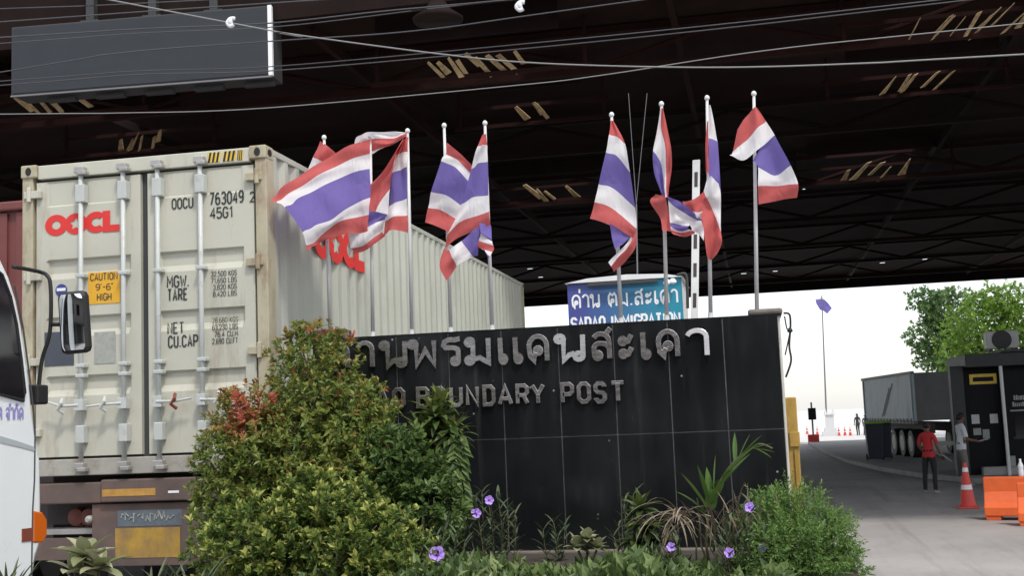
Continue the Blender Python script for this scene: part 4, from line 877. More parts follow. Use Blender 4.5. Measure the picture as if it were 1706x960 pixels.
for fi, (pole, (s_, ox, oy, dep, patches)) in enumerate(zip(poles, FL)):
    (tx, ty), (bx, by), note = pole
    T_, B_ = aty(tx, ty, YP), aty(bx, by, YP)
    fp = thing('flagpole', 'slim white flagpole on the wall carrying ' + note, 'flagpole', (B_.x, YP, wz1 + .014), 0, 'flagpoles along the top of the sign wall')
    d_ = (T_ - B_).normalized(); B_ = B_ - d_ * ((B_.z - (wz1 + .0145)) / d_.z)
    q = MB(); q.tube([B_, T_], [.019, .013], 10); q.build('pole', M['pole'], fp, smooth=True)
    q = MB(); q.lathe(T_ - Vector((0, 0, .012)), [(.012, 0), (.022, .012), (.024, .03), (.014, .045), (.004, .05)], 10); q.build('finial', M['white'], fp, smooth=True)
    q = MB(); q.lathe(B_, [(.04, 0), (.04, .008), (.024, .012), (.022, .05)], 12); q.build('base', M['pole'], fp)
    fm = MB(); fm.tint = []
    rs = random.Random(fi * 11 + 3)
    for pi_, patch_ in enumerate(patches):
        grid = []
        nc = len(patch_[0]) - 1
        ph, ph2 = rs.uniform(0, 6), rs.uniform(0, 6)
        for ri, row in enumerate(patch_):
            g_ = []
            for ci, pt in enumerate(row[1:]):
                v = pt[2] if len(pt) > 2 else row[0]
                u = ci / max(1, nc - 1)
                dd = dep - .03 * pi_ + {1: -.72}.get(fi, 0) * u * u + .045 * math.sin(ph + u * 5.2 + ri * .7) + .02 * math.sin(ph2 + ri * 2.1)
                P3 = aty(ox + pt[0] / s_, oy + pt[1] / s_, YP + dd)
                g_.append(np.array([P3.x, P3.y, P3.z, v]))
            grid.append(cr_interp(g_, 5))
        colsN = len(grid[0]); full = [cr_interp([grid[r][c_] for r in range(len(grid))], 6) for c_ in range(colsN)]
        n0 = len(fm.v); rN = len(full[0])
        for c_ in range(colsN):
            for r in range(rN):
                p = full[c_][r]; fm.v.append((p[0], p[1] + .016 * math.sin(c_ * .9 + fi + .15 * r) + .009 * math.sin(r * .8 + c_ * .5 + fi), p[2])); fm.tint.append(min(.999, max(0, p[3])))
        for c_ in range(colsN - 1):
            for r in range(rN - 1): fm.f.append((n0 + c_ * rN + r, n0 + (c_ + 1) * rN + r, n0 + (c_ + 1) * rN + r + 1, n0 + c_ * rN + r + 1))
    fo = fm.build('flag', M['flag'], smooth=True); setp(fo, flag_labels[fi], 'flag', 'striped flags on the wall poles')

# ------------------------------------------------------------------ immigration kiosk behind the wall
YK = 17.0
def QP(px, py): return aty(px, py, YK)
kx0, kx1 = QP(946, 500).x, QP(1137, 500).x; kz1 = (QP(946, 474).z + QP(1137, 462).z) / 2
ki = thing('immigration_kiosk', 'small white gabled kiosk with blue to teal immigration sign behind the wall', 'kiosk', ((kx0 + kx1) / 2, YK, 0))
zsb = QP(1040, 575).z
q = MB(); q.box((kx0 + .01, YK + .07, .0), (kx1 - .01, YK + 1.5, kz1 - .02)); q.build('body', M['white'], ki)
q = MB(); q.box((kx0, YK, zsb), (kx1, YK + .06, kz1)); sg = q.build('sign_board', M['sign'], ki)
xm = QP(1045, 459).x; zr = QP(1045, 458).z
q = MB(); q.prism([(kx0 - .03, YK - .06, kz1 + .005), (kx1 + .03, YK - .06, kz1 + .005), (kx1 - .25, YK - .06, kz1 + .06), (xm, YK - .06, zr), (kx0 + .3, YK - .06, kz1 + .06)], (0, 1.7, 0)); q.build('roof', M['white'], ki)
a_, b_ = QP(980, 474), QP(1096, 468); q = MB(); q.box((a_.x, YK - .14, kz1 - .07), (b_.x, YK - .07, kz1 - .02)); q.build('lamp_bar', M['boothgrey'], ki, bevel=.01)
p = QP(1122, 476)
q = MB(); q.lathe((p.x, YK - .12, kz1 - .10), [(.02, 0), (.055, .02), (.05, .05), (.02, .08)], 10); q.lathe((p.x - .08, YK - .12, kz1 - .11), [(.02, 0), (.055, .02), (.05, .05), (.02, .08)], 10); q.build('lamp', M['letterwhite'], ki)
q = MB(); q.tube(smooth_path([Vector((kx1 - .05, YK - .05, kz1 + .03)), Vector((kx1 + .06, YK - .05, kz1 + .04)), Vector((kx1 + .08, YK - .05, kz1 - .1)), Vector((kx1 + .07, YK - .05, kz1 - .45))]), .022, 8); q.build('conduit', M['boothgrey'], ki)
def klab(s, px, py0, py1, wpx, thai):
    p = aty(px, py1, YK - .004); h = aty(px, py0, YK - .004).z - p.z; mb = MB()
    text(mb, s, p, XA, ZA, h, 1, .15 if thai else .2, .16 if thai else .2, thai=thai, width=(aty(px + wpx, py1, YK - .004) - p).length); mb.build('lettering', M['letterwhite'], sg, fix=False)
klab('ด่าน ตม.สะเดา', 953, 493, 514, 176, True)
klab('SADAO IMMIGRATION', 953, 531, 550, 180, False)

# raised boom barrier arm, white with dark windows
YBm = 19.5
A_, B2 = aty(1160, 266, YBm), aty(1156, 620, YBm)
bm_ = thing('boom_barrier', 'white barrier arm with dark segments raised upright between two flags', 'barrier', (B2.x, YBm, 0))
wd = 12.5 / F * YBm / 2
q = MB(); dv = (A_ - B2); q.prism([B2 + Vector((-wd, 0, 0)), B2 + Vector((wd, 0, 0)), A_ + Vector((wd, 0, 0)), A_ + Vector((-wd, 0, 0))], (0, .04, 0)); q.build('arm', M['white'], bm_, bevel=.006)
for t0, t1 in ((287, 312), (338, 362), (392, 416), (440, 463), (490, 514)):
    c0, c1 = B2 + dv * ((620 - t0) / 354), B2 + dv * ((620 - t1) / 354)
    q = MB(); q.prism([c1 + Vector((-wd * .45, -.006, 0)), c1 + Vector((wd * .45, -.006, 0)), c0 + Vector((wd * .45, -.006, 0)), c0 + Vector((-wd * .45, -.006, 0))], (0, .003, 0)); q.build('dark_segment', M['segment'], bm_)
q = MB(); q.box((B2.x - .2, YBm - .1, 0), (B2.x + .2, YBm + .3, B2.z + .08)); q.build('motor_cabinet', M['yellowpost'], bm_, bevel=.03)
# radio antennas: two thin whips on a mast
A0 = aty(1061, 458, 18.4)
an = thing('antenna', 'thin mast with two whip antennas spread in a V above the kiosk', 'antenna', (A0.x, 18.4, kz1))
q = MB(); q.tube([Vector((A0.x, 18.4, kz1 - .03)), aty(1060, 340, 18.4)], .012, 6); q.build('mast', M['poledark'], an)
q = MB(); q.tube([aty(1060, 340, 18.4), aty(1047, 155, 18.4)], .005, 5); q.build('whip', M['poledark'], an)
q = MB(); q.tube([aty(1060, 340, 18.4), aty(1078, 155, 18.4)], .005, 5); q.build('whip', M['poledark'], an)
q = MB(); q.box((A0.x - .05, 18.35, kz1 - .4), (A0.x + .05, 18.45, kz1)); q.build('bracket', M['poledark'], an)

# ------------------------------------------------------------------ overhead cables
def cable(pts, Y, r, m, lab):
    P_ = [aty(px, py, Y) for px, py in pts]
    a = P_[0] + (P_[0] - P_[1]).normalized() * 7; b_ = P_[-1] + (P_[-1] - P_[-2]).normalized() * 7
    q = MB(); q.tube(smooth_path([a] + P_ + [b_], 8), r, 6); setp(q.build('overhead_cable', m, smooth=True), lab, 'cable', 'overhead cables crossing the street')
cable([(0, 14), (150, 9), (290, 2)], 8.6, .0045, M['cable'], 'topmost thin cable running above the led board at the upper left')
cable([(0, 36), (250, 18), (520, 0)], 8.8, .0055, M['cable'], 'second cable from the top above the led board')
cable([(0, 62), (230, 48), (450, 38), (640, 18), (860, -2)], 8.7, .006, M['cable'], 'cable crossing the upper edge of the led board')
cable([(0, 72), (230, 55), (460, 44), (700, 16), (820, 2)], 8.95, .0045, M['cable'], 'thin twin of the cable along the upper edge of the led board')
cable([(0, 120), (200, 88), (455, 68), (700, 50), (1020, 6)], 9.0, .0055, M['cable'], 'cable sloping across the middle of the led board')
cable([(0, 135), (230, 118), (460, 110), (860, 74), (1220, 38), (1540, 2)], 9.1, .0045, M['cable'], 'upper of two close cables running from the led board to the upper right')
cable([(0, 142), (230, 124), (460, 117), (860, 82), (1220, 45), (1590, 2)], 9.15, .005, M['cable'], 'lower of two close cables running from the led board to the upper right')
cable([(0, 190), (200, 188), (440, 180), (860, 142), (1010, 124), (1290, 82), (1706, 38)], 8.9, .0042, M['cablepale'], 'long thin pale cable passing just above the flags and climbing over the bright one')
cable([(386, 38), (470, 54), (720, 88), (900, 105), (1180, 112), (1440, 105), (1706, 90)], 8.5, .0058, M['cablepale'], 'bright sagging cable tied to the white insulator')
for (px, py, lab) in ((384, 37, 'white insulator hook on the cable in front of the led board'), (866, 10, 'white insulator hook on the cable at the top centre')):
    p = aty(px, py, 8.5); q = MB()
    q.tube(smooth_path([p + Vector((.035, 0, .028)), p + Vector((0, 0, .03)), p + Vector((-.025, 0, .0)), p + Vector((0, 0, -.03)), p + Vector((.025, 0, -.02))]), [.016] * 21, 8)
    q.lathe(p + Vector((0, 0, -.02)), [(.01, 0), (.02, .01), (.02, .05), (.01, .06)], 8); setp(q.build('insulator', M['letterwhite'], smooth=True), lab, 'insulator')

# ------------------------------------------------------------------ yellow post at the right end of the wall
YY = 13.5
a_, b_ = aty(1314, 800, YY), aty(1337, 800, YY); zt = aty(1325, 662, YY).z
yp = thing('steel_gate_post', 'rusty yellow steel post standing past the right end of the wall', 'post', ((a_.x + b_.x) / 2, YY, 0))
wq = b_.x - a_.x
q = MB(); q.box((a_.x, YY, 0), (a_.x + wq * .92, YY + .14, zt)); q.build('post', M['yellowpost'], yp, bevel=.012)
q = MB(); q.box((a_.x + wq * .25, YY - .03, aty(1325, 745, YY).z), (b_.x, YY - .003, aty(1325, 720, YY).z)); q.build('hinge_bracket', M['yellowpost'], yp, bevel=.008)
q = MB(); q.box((a_.x + wq * .55, YY - .025, .1), (a_.x + wq * .7, YY - .004, aty(1325, 750, YY).z)); q.build('flange', M['yellowpost'], yp)

# ------------------------------------------------------------------ black ticket booth on the pavement
YO = 33.0; ZP = .132
def OP(px, py): return aty(px, py, YO)
bo = thing('booth', 'black roadside booth with paper notices and a white post at its corner', 'booth', (OP(1640, 780).x, YO, ZP))
x0, x1, xm_ = OP(1612, 700).x, OP(1760, 700).x, OP(1672, 700).x
zt1 = OP(1640, 612).z; zt2 = OP(1690, 592).z
q = MB(); q.box((x0, YO + .25, ZP), (xm_, YO + 2.6, zt1)); q.build('entrance_wall', M['booth'], bo, bevel=.01)
q = MB(); q.box((xm_ + .002, YO + .05, ZP), (x1, YO + 2.6, zt1 - .01)); q.build('front_wall', M['booth'], bo, bevel=.01)
q = MB(); q.box((OP(1590, 700).x, YO + .1, ZP), (x0 - .003, YO + .5, OP(1600, 610).z)); q.build('side_fin', M['boothgrey'], bo, bevel=.01)
q = MB(); q.box((OP(1604, 600).x, YO - .35, zt1 + .002), (x1 + .1, YO + 2.8, OP(1640, 590).z)); q.build('roof', M['boothgrey'], bo, bevel=.015)
q = MB(); q.box((OP(1663, 600).x, YO - .45, OP(1640, 590).z + .002), (x1 + .1, YO + 2.5, OP(1690, 583).z)); q.build('upper_fascia', M['boothgrey'], bo, bevel=.01)
q = MB(); q.tube([OP(1662, 603) + Vector((0, -.3, 0)), OP(1679, 800) + Vector((0, -.3, 0))], .045, 8); q.build('white_post', M['white'], bo)
q = MB(); a_, b_ = OP(1618, 641), OP(1662, 622); q.box((a_.x, YO + .19, a_.z), (b_.x, YO + .22, b_.z)); sgn = q.build('yellow_sign', M['hazard'], bo)
q = MB(); q.box((a_.x + .08, YO + .184, a_.z + .07), (b_.x - .08, YO + .188, b_.z - .08)); q.build('sign_panel', M['booth'], sgn)
for (pa, pb, pc, pd) in ((1622, 691, 1634, 707), (1653, 690, 1665, 706), (1625, 714, 1637, 726), (1641, 716, 1651, 732)):
    q = MB(); a_, b_ = OP(pa, pd), OP(pc, pb); q.box((a_.x, YO + .243, a_.z), (b_.x, YO + .247, b_.z)); q.build('notice', M['paper'] if pb < 700 else M['plate'], bo)
q = MB(); a_, b_ = OP(1679, 778), OP(1691, 760); q.box((a_.x, YO - .04, a_.z), (b_.x, YO + .045, b_.z)); q.build('meter_box', M['plate'], bo)
q = MB(); a_, b_ = OP(1693, 728), OP(1745, 692); q.box((a_.x, YO + .035, a_.z), (b_.x, YO + .046, b_.z)); wn = q.build('window', M['glass'], bo)
q = MB(); q.box((a_.x - .05, YO + .02, a_.z - .06), (b_.x + .05, YO + .047, a_.z - .002)); q.build('sill', M['boothgrey'], wn)
for (pa, pb, wpx, z_) in ((1689, 667, 34, 8), (1687, 678, 38, 7), (1683, 686, 44, 2.5)):     # worn, unreadable lettering
    q = MB(); a_ = aty(pa, pb, YO + .045); h = z_ / F * 34; x = a_.x
    while x < a_.x + wpx / F * 34:
        wq = random.uniform(.02, .05) if z_ > 3 else .06; q.box((x, YO + .04, a_.z), (x + wq, YO + .046, a_.z + h * random.uniform(.75, 1))); x += wq + (.015 if z_ > 3 else 0)
    q.build('lettering', M['plate'], bo)
q = MB(); q.box((OP(1636, 790).x, YO - .25, ZP + .002), (x1, YO + .045, ZP + .22)); q.build('step', M['kerb'], bo, bevel=.02)
a_, b_ = OP(1650, 590), OP(1702, 554)
acu = thing('air_conditioner', 'beige air conditioner outdoor unit on the black booth roof', 'air conditioner', ((a_.x + b_.x) / 2, YO + .6, OP(1690, 583).z))
zA = OP(1690, 583).z + .004
q = MB(); q.box((a_.x, YO + .4, zA + .06), (b_.x, YO + .78, zA + (b_.z - a_.z))); q.build('casing', M['ac'], acu, bevel=.015)
q = MB(); q.box((a_.x + .05, YO + .35, zA), (a_.x + .12, YO + .8, zA + .058)); q.box((b_.x - .12, YO + .35, zA), (b_.x - .05, YO + .8, zA + .058)); q.build('foot', M['boothgrey'], acu)
q = MB(); cx, cz = a_.x + .38, (zA + .06 + zA + b_.z - a_.z) / 2; q.lathe((cx, YO + .39, cz), [(.05, -.01), (.24, -.006), (.25, .008)], 20, 'y'); q.build('fan_grille', M['boothgrey'], acu)

# ------------------------------------------------------------------ grey tipper trailer beyond the booth
YT = 44.0
cB, cT = aty(1525, 702, YT), aty(1525, 619, YT)
lB = aty(1441, 700, YT * 1.2); dirv = Vector((lB.x - cB.x, lB.y - cB.y, 0)); Ln = dirv.length; rz = math.atan2(dirv.y, dirv.x) - math.pi / 2
tp = thing('tipper_trailer', 'grey blue tipper trailer with tall scratched steel sides parked beside the booth', 'trailer', (cB.x, YT, ZP), rz)
zb, zt = cB.z - ZP, cT.z - ZP; Wt = 2.45
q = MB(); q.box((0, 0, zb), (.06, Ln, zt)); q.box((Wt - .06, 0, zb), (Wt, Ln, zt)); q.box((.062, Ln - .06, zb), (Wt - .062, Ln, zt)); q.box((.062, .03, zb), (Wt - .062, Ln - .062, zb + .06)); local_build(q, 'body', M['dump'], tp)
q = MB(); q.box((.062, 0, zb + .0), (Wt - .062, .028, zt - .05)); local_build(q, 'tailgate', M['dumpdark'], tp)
for i in range(9):
    y = .15 + (Ln - .4) * i / 8; q = MB(); q.box((-.04, y, zb), (-.002, y + .09, zt - .08)); local_build(q, 'rib', M['dump'], tp) if i in (0, 8) else None
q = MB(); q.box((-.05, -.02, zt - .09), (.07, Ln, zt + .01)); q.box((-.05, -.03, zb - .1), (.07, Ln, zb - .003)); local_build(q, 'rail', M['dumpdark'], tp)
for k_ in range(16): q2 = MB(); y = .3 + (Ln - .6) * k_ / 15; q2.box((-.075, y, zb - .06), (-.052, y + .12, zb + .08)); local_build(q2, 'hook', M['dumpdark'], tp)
for (a0, b0) in (((-.012, Ln * .36, zt - .35), (-.012, Ln * .56, zb + .2)), ((-.012, Ln * .42, zt - .5), (-.012, Ln * .6, zb + .15))):
    q = MB(); q.tube([a0, b0], .03, 6); local_build(q, 'diagonal_brace', M['ac'], tp)
q = MB(); q.box((.5, .1, zb - .45), (.68, Ln - .2, zb - .105)); q.box((1.77, .1, zb - .45), (1.95, Ln - .2, zb - .105)); local_build(q, 'frame_rail', M['chassisdark'], tp)
for y in (.9, 2.25, 3.6):
    for x in (.22, Wt - .22):
        q = MB(); q.lathe((x, y, .5), [(.3, -.22), (.47, -.22), (.5, -.15), (.5, .15), (.47, .22), (.3, .22)], 20, 'x'); wh = local_build(q, 'wheel', M['black'], tp)
        q = MB(); q.lathe((x, y, .5), [(.1, -.23), (.29, -.224), (.29, .224), (.1, .23)], 14, 'x'); local_build(q, 'rim', M['plate'], wh)
q = MB(); q.box((.1, .05, .42), (Wt - .1, .15, .56)); local_build(q, 'underrun_bar', M['plate'], tp)
q = MB(); q.box((.1, Ln - 2.6, .35), (.8, Ln - 1.0, zb - .5)); local_build(q, 'tool_box', M['chassisdark'], tp)
# bins with a green lid by the trailer
for i, px in enumerate((1459, 1473)):
    p = atz(px, 767 - i * 2, ZP); bn = thing('wheelie_bin', ('dark blue bin with lime lid, left one of the pair beside the tipper trailer', 'dark blue bin with lime lid, right one of the pair beside the tipper trailer')[i], 'bin', (p.x, p.y, ZP), 0, 'bins beside the tipper trailer')
    q = MB(); q.add([(p.x - .24, p.y - .25, ZP + .05), (p.x + .24, p.y - .25, ZP + .05), (p.x + .24, p.y + .25, ZP + .05), (p.x - .24, p.y + .25, ZP + .05), (p.x - .3, p.y - .3, ZP + 1.25), (p.x + .3, p.y - .3, ZP + 1.25), (p.x + .3, p.y + .3, ZP + 1.25), (p.x - .3, p.y + .3, ZP + 1.25)], [(0, 3, 2, 1), (4, 5, 6, 7), (0, 1, 5, 4), (1, 2, 6, 5), (2, 3, 7, 6), (3, 0, 4, 7)]); q.build('body', M['bin'], bn, bevel=.03)
    q = MB(); q.box((p.x - .32, p.y - .33, ZP + 1.255), (p.x + .32, p.y + .33, ZP + 1.34)); q.build('lid', M['lime'], bn, bevel=.03)
    for s_ in (-1, 1): q = MB(); q.lathe((p.x + s_ * .27, p.y + .2, ZP + .1), [(.03, -.03), (.1, -.03), (.1, .03), (.03, .03)], 12, 'x'); q.build('wheel', M['black'], bn)

# ------------------------------------------------------------------ cones, barriers, bottle
def make_cone(loc, lab, h=.98, group='red traffic cones'):
    t = thing('traffic_cone', lab, 'traffic cone', loc, 0, group); x, y, z = loc; k = h / .98
    q = MB(); q.cbox((x, y, z + .02 * k), (.44 * k, .44 * k, .04 * k)); q.build('base', M['black'] if k > .9 else M['conered'], t, bevel=.012)
    q = MB(); q.lathe((x, y, z + .041 * k), [(.19 * k, 0), (.165 * k, .04 * k), (.04 * k, .9 * k), (.03 * k, .935 * k)], 20); q.build('body', M['conered'], t, smooth=False)
    for z0, z1 in ((.36, .46), (.74, .83)):
        r0, r1 = [(.165 + (.04 - .165) * (zz - .04) / .86 + .004) * k for zz in (z0, z1)]
        q = MB(); q.lathe((x, y, z + .041 * k), [(r0, z0 * k), (r1, z1 * k)], 20); q.build('reflective_band', M['reflect'], t)
    return t
pc = atz(1613, 847); hcone = (847 - 772) / F * (pc - EYE).dot(FW)
make_cone((pc.x, pc.y, 0), 'tall red traffic cone with two white bands in front of the white shirted man', hcone)
def barrier(pxa, pxb, pyb, lab):
    a_ = atz(pxa, pyb); Y0 = a_.y; wdt = (pxb - pxa) / F * (a_ - EYE).dot(FW); h = 64 / F * (a_ - EYE).dot(FW)
    t = thing('road_barrier', lab, 'barrier', (a_.x, Y0, 0), R(-16), 'orange plastic road barriers')
    prof = [(-.22, 0), (-.22, h * .22), (-.15, h * .36), (-.07, h * .62), (-.07, h), (.07, h), (.07, h * .62), (.15, h * .36), (.22, h * .22), (.22, 0)]
    L_ = max(wdt, 1.25)
    q = MB(); q.prism([(0, y + .22, z + .07) for y, z in prof], (L_, 0, 0)); local_build(q, 'body', M['orange'], t, bevel=.018)
    q = MB()
    for x in (.02, L_ * .42, L_ - .28): q.box((x, .02, 0), (x + .24, .42, .069))
    local_build(q, 'foot', M['orange'], t, bevel=.012)
    q = MB(); q.lathe((L_ * .8, .22, h + .071), [(.05, 0), (.05, .02), (.03, .03)], 12); local_build(q, 'filler_cap', M['orange'], t)
    q = MB(); q.tube([(L_ + .015, .22, .1), (L_ + .015, .22, h * .9)], .04, 8); local_build(q, 'connector', M['orange'], t)
    return t, h
bt, hb = barrier(1641, 1697, 868, 'orange plastic road barrier with a plastic bottle on its top')
barrier(1697, 1750, 878, 'orange plastic road barrier at the right edge of the photo')
b0 = Vector(bt.location); pm = Matrix.Rotation(R(-16), 4, 'Z') @ Vector((.62, .22, 0)); pm = b0 + pm
q = MB(); q.lathe((pm.x, pm.y, hb + .072), [(.04, 0), (.045, .015), (.045, .10), (.04, .115), (.045, .13), (.044, .19), (.018, .25), (.018, .27)], 14)
bo_ = thing('water_bottle', 'clear plastic bottle standing on the orange barrier', 'bottle', (pm.x, pm.y, hb + .072))
q.build('bottle', M['bottle'], bo_, smooth=True); q = MB(); q.lathe((pm.x, pm.y, hb + .343), [(.02, 0), (.02, .025)], 10); q.build('cap', M['letterwhite'], bo_)

# ------------------------------------------------------------------ people
def person(label, loc, rz, H, shirt, trousers, arms, legs=((.10, .02, -.02), (-.10, .0, .02)), lean=0.0, shoe='shoe', detail=True, fem=False):
    """arms: for each side (+1 right, -1 left) elbow and wrist offsets; legs: (x, knee y, ankle y)"""
    t = thing('person', label, 'person', loc, rz)
    k = H / 1.7
    V, E, Rr, G = [], [], [], []
    def v(p, r, g, par=None):
        V.append((p[0], p[1] + lean * max(0, p[2] - .9), p[2])); Rr.append(r if isinstance(r, tuple) else (r, r)); G.append(g)
        if par is not None: E.append((par, len(V) - 1))
        return len(V) - 1
    pel = v((0, 0, .95), (.135, .105), 1); wa = v((0, .01, 1.10), (.125, .095), 0, pel); ch = v((0, .0, 1.27), (.15, .11), 0, wa); up_ = v((0, -.01, 1.39), (.125, .085), 0, ch)
    nk = v((0, .0, 1.47), .055, 2, up_); n2 = v((0, .012, 1.53), .05, 2, nk); hd = v((0, .02, 1.59), (.074, .088), 2, n2); ht = v((0, .015, 1.66), (.062, .072), 2, hd)
    for s_, lg in zip((1, -1), legs):
        hp = v((s_ * .09, 0, .88), .092, 1, pel); kn = v((lg[0] * 1.0, lg[1], .49), .062, 1, hp); sh = v((lg[0] * 1.05, (lg[1] + lg[2]) / 2 - .012, .3), .058, 1, kn); an_ = v((lg[0] * 1.08, lg[2], .10), .048, 1, sh); hl = v((lg[0] * 1.1, lg[2] - .02, .045), .036, 3, an_); v((lg[0] * 1.25, lg[2] + .15, .03), .03, 3, hl)
    for s_, ar in zip((1, -1), arms):
        sh = v((s_ * .165, -.01, 1.385), .06, 0, up_); sl = v(tuple(Vector((s_ * .19, -.01, 1.36)).lerp(Vector(ar[0]), .55)), .052, 0, sh); el = v(ar[0], .042, 2, sl); fm_ = v(tuple(Vector(ar[0]).lerp(Vector(ar[1]), .5)), .037, 2, el); wr = v(ar[1], .027, 2, fm_)
        d = (Vector(ar[1]) - Vector(ar[0])).normalized(); sd_ = d.cross(Vector((0, 0, 1)) if abs(d.z) < .8 else Vector((0, 1, 0))).normalized(); nn = sd_.cross(d)
        pm_ = v(tuple(Vector(ar[1]) + d * .055), (.032, .02), 2, wr)
        if detail:
            for j, ln in enumerate((.075, .085, .08, .062)):
                b_ = Vector(ar[1]) + d * .085 + sd_ * (.030 - .02 * j); i0 = v(tuple(b_), .0095, 2, pm_); i1 = v(tuple(b_ + d * ln * .5 + nn * .012), .0085, 2, i0); v(tuple(b_ + d * ln * .85 + nn * .035), .0072, 2, i1)
            b_ = Vector(ar[1]) + d * .035 + sd_ * .034; i0 = v(tuple(b_), .011, 2, pm_); v(tuple(b_ + d * .04 + sd_ * .022 + nn * .01), .009, 2, i0)
    me = bpy.data.meshes.new('tmp'); me.from_pydata([(p[0] * k, p[1] * k, p[2] * k) for p in V], E, []); o = bpy.data.objects.new('tmp', me); COL.objects.link(o)
    sk = o.modifiers.new('skin', 'SKIN'); sk.use_smooth_shade = True
    for i, r in enumerate(Rr): me.skin_vertices[0].data[i].radius = (r[0] * k, r[1] * k)
    me.skin_vertices[0].data[pel].use_root = True
    sb = o.modifiers.new('sub', 'SUBSURF'); sb.levels = sb.render_levels = 2 if detail else 1
    dg = bpy.context.evaluated_depsgraph_get(); m2 = bpy.data.meshes.new_from_object(o.evaluated_get(dg)); bpy.data.objects.remove(o); m2.name = 'body'
    for m_ in (shirt, trousers, 'skin', shoe): m2.materials.append(M[m_])
    VA = np.array(V) * k; pairs = np.array(E)
    A_, B_ = VA[pairs[:, 0]], VA[pairs[:, 1]]; AB = B_ - A_; l2 = (AB ** 2).sum(1)
    for f in m2.polygons:                    # clothing follows the bone nearest to each face
        c_ = np.array(f.center); tt = np.clip(((c_ - A_) * AB).sum(1) / l2, 0, 1); dd = ((A_ + AB * tt[:, None] - c_) ** 2).sum(1); e = int(dd.argmin())
        ia, ib = pairs[e]; g_ = G[ia] if tt[e] < .5 else G[ib]
        if g_ in (0, 1) and c_[2] > .86 * k and c_[2] < 1.0 * k and abs(c_[0]) < .2 * k: g_ = 0
        f.material_index = g_; f.use_smooth = True
    bo = bpy.data.objects.new('body', m2); COL.objects.link(bo); bo.parent = t
    hz = (0, .02 + lean * .7, 0)
    q = MB(); c0 = Vector((0, (.005 + lean * .72), 1.645)) * k
    for (dy, dz, rx, rz_) in ((0, 0, .083, .075), (-.035, -.03, .078, .07)):
        q.lathe(c0 + Vector((0, dy * k, dz * k)), [(rx * k * math.sin(a), rz_ * k * math.cos(a)) for a in [math.pi * (i + .3) / 9 for i in range(9)][::-1]], 14)
    if fem: q.lathe(c0 + Vector((0, -.04, -.14)), [(.05 * k, -.1), (.075 * k, 0), (.06 * k, .1)], 12)
    q2 = local_build(q, 'hair', M['hair'], t, smooth=True)
    if detail:
        fy = (.095 + lean * .68) * k
        q = MB(); q.lathe((0, fy, 1.575 * k), [(.016 * k, -.02 * k), (.012 * k, .0), (.006 * k, .02 * k)], 8); local_build(q, 'nose', M['skin'], t, smooth=True)
        for s_ in (-1, 1):
            q = MB(); q.lathe((s_ * .03 * k, fy - .012 * k, 1.60 * k), [(.002, -.009), (.011 * k, 0), (.002, .009)], 8); local_build(q, 'eye', M['hair'], t)
            q = MB(); q.lathe((s_ * .075 * k, .015 + lean * .68, 1.59 * k), [(.008, -.03), (.018 * k, 0), (.008, .03)], 8); local_build(q, 'ear', M['skin'], t, smooth=True)
        q = MB(); q.box((-.024 * k, fy - .022 * k, 1.538 * k), (.024 * k, fy - .006 * k, 1.546 * k)); local_build(q, 'mouth', M['redlens'], t)
    return t
pr = atz(1552, 823); scr = (pr - EYE).dot(FW) / F
person('man in a red shirt and black trousers seen from behind, papers in one hand', (pr.x, pr.y, 0), R(-38), 119 * scr, 'shirt_red', 'trouser_black',
       [((.25, -.03, 1.12), (.27, .10, .90)), ((-.24, .0, 1.12), (-.20, .16, .95))], legs=((.11, .03, .0), (-.12, -.01, -.03)))
pd_ = Vector((pr.x, pr.y, 0)) + Matrix.Rotation(R(-38), 3, 'Z') @ Vector((.27, .18, .80))
q = MB(); q.box((-.11, -.0, -.15), (.11, .008, .15), Matrix.Translation(pd_) @ Matrix.Rotation(R(-70), 4, 'Z') @ Matrix.Rotation(R(60), 4, 'X') @ Matrix.Rotation(R(20), 4, 'Y')); setp(q.build('papers', M['paper']), 'white papers held by the man in the red shirt', 'papers')
pw_ = atz(1606, 812); scw = (pw_ - EYE).dot(FW) / F
person('man in a white shirt and grey trousers facing the booth, one hand held out', (pw_.x, pw_.y, 0), R(-78), 122 * scw, 'shirt_white', 'trouser_grey',
       [((.23, .06, 1.10), (.20, .30, 1.05)), ((-.23, .05, 1.12), (-.16, .28, 1.08))], legs=((.11, .05, -.02), (-.12, .12, .16)), lean=.06)
pd_ = Vector((pw_.x, pw_.y, 0)) + Matrix.Rotation(R(-78), 3, 'Z') @ Vector((.19, .46, 1.10))
q = MB(); q.box((-.09, -.12, 0), (.09, .12, .006), Matrix.Translation(pd_) @ Matrix.Rotation(R(-78), 4, 'Z') @ Matrix.Rotation(R(10), 4, 'X')); setp(q.build('document', M['paper']), 'small white document held out by the man in the white shirt', 'papers')
for px, py, rz, lab, h_ in ((1430, 726, 20, 'dark clothed distant figure walking near the exit, left of two', 36), (1443, 726, -30, 'dark clothed distant figure beside the tipper trailer, right of two', 34)):
    p = atz(px, py); s_ = (p - EYE).dot(FW) / F
    person(lab, (p.x, p.y, 0), R(rz), h_ * s_ * 1.0, 'dark', 'dark', [((.24, .0, 1.12), (.24, .12, .92)), ((-.24, -.02, 1.12), (-.24, .06, .9))], legs=((.11, .08, .05), (-.1, -.02, -.12)), shoe='dark', fem=(px == 1430))

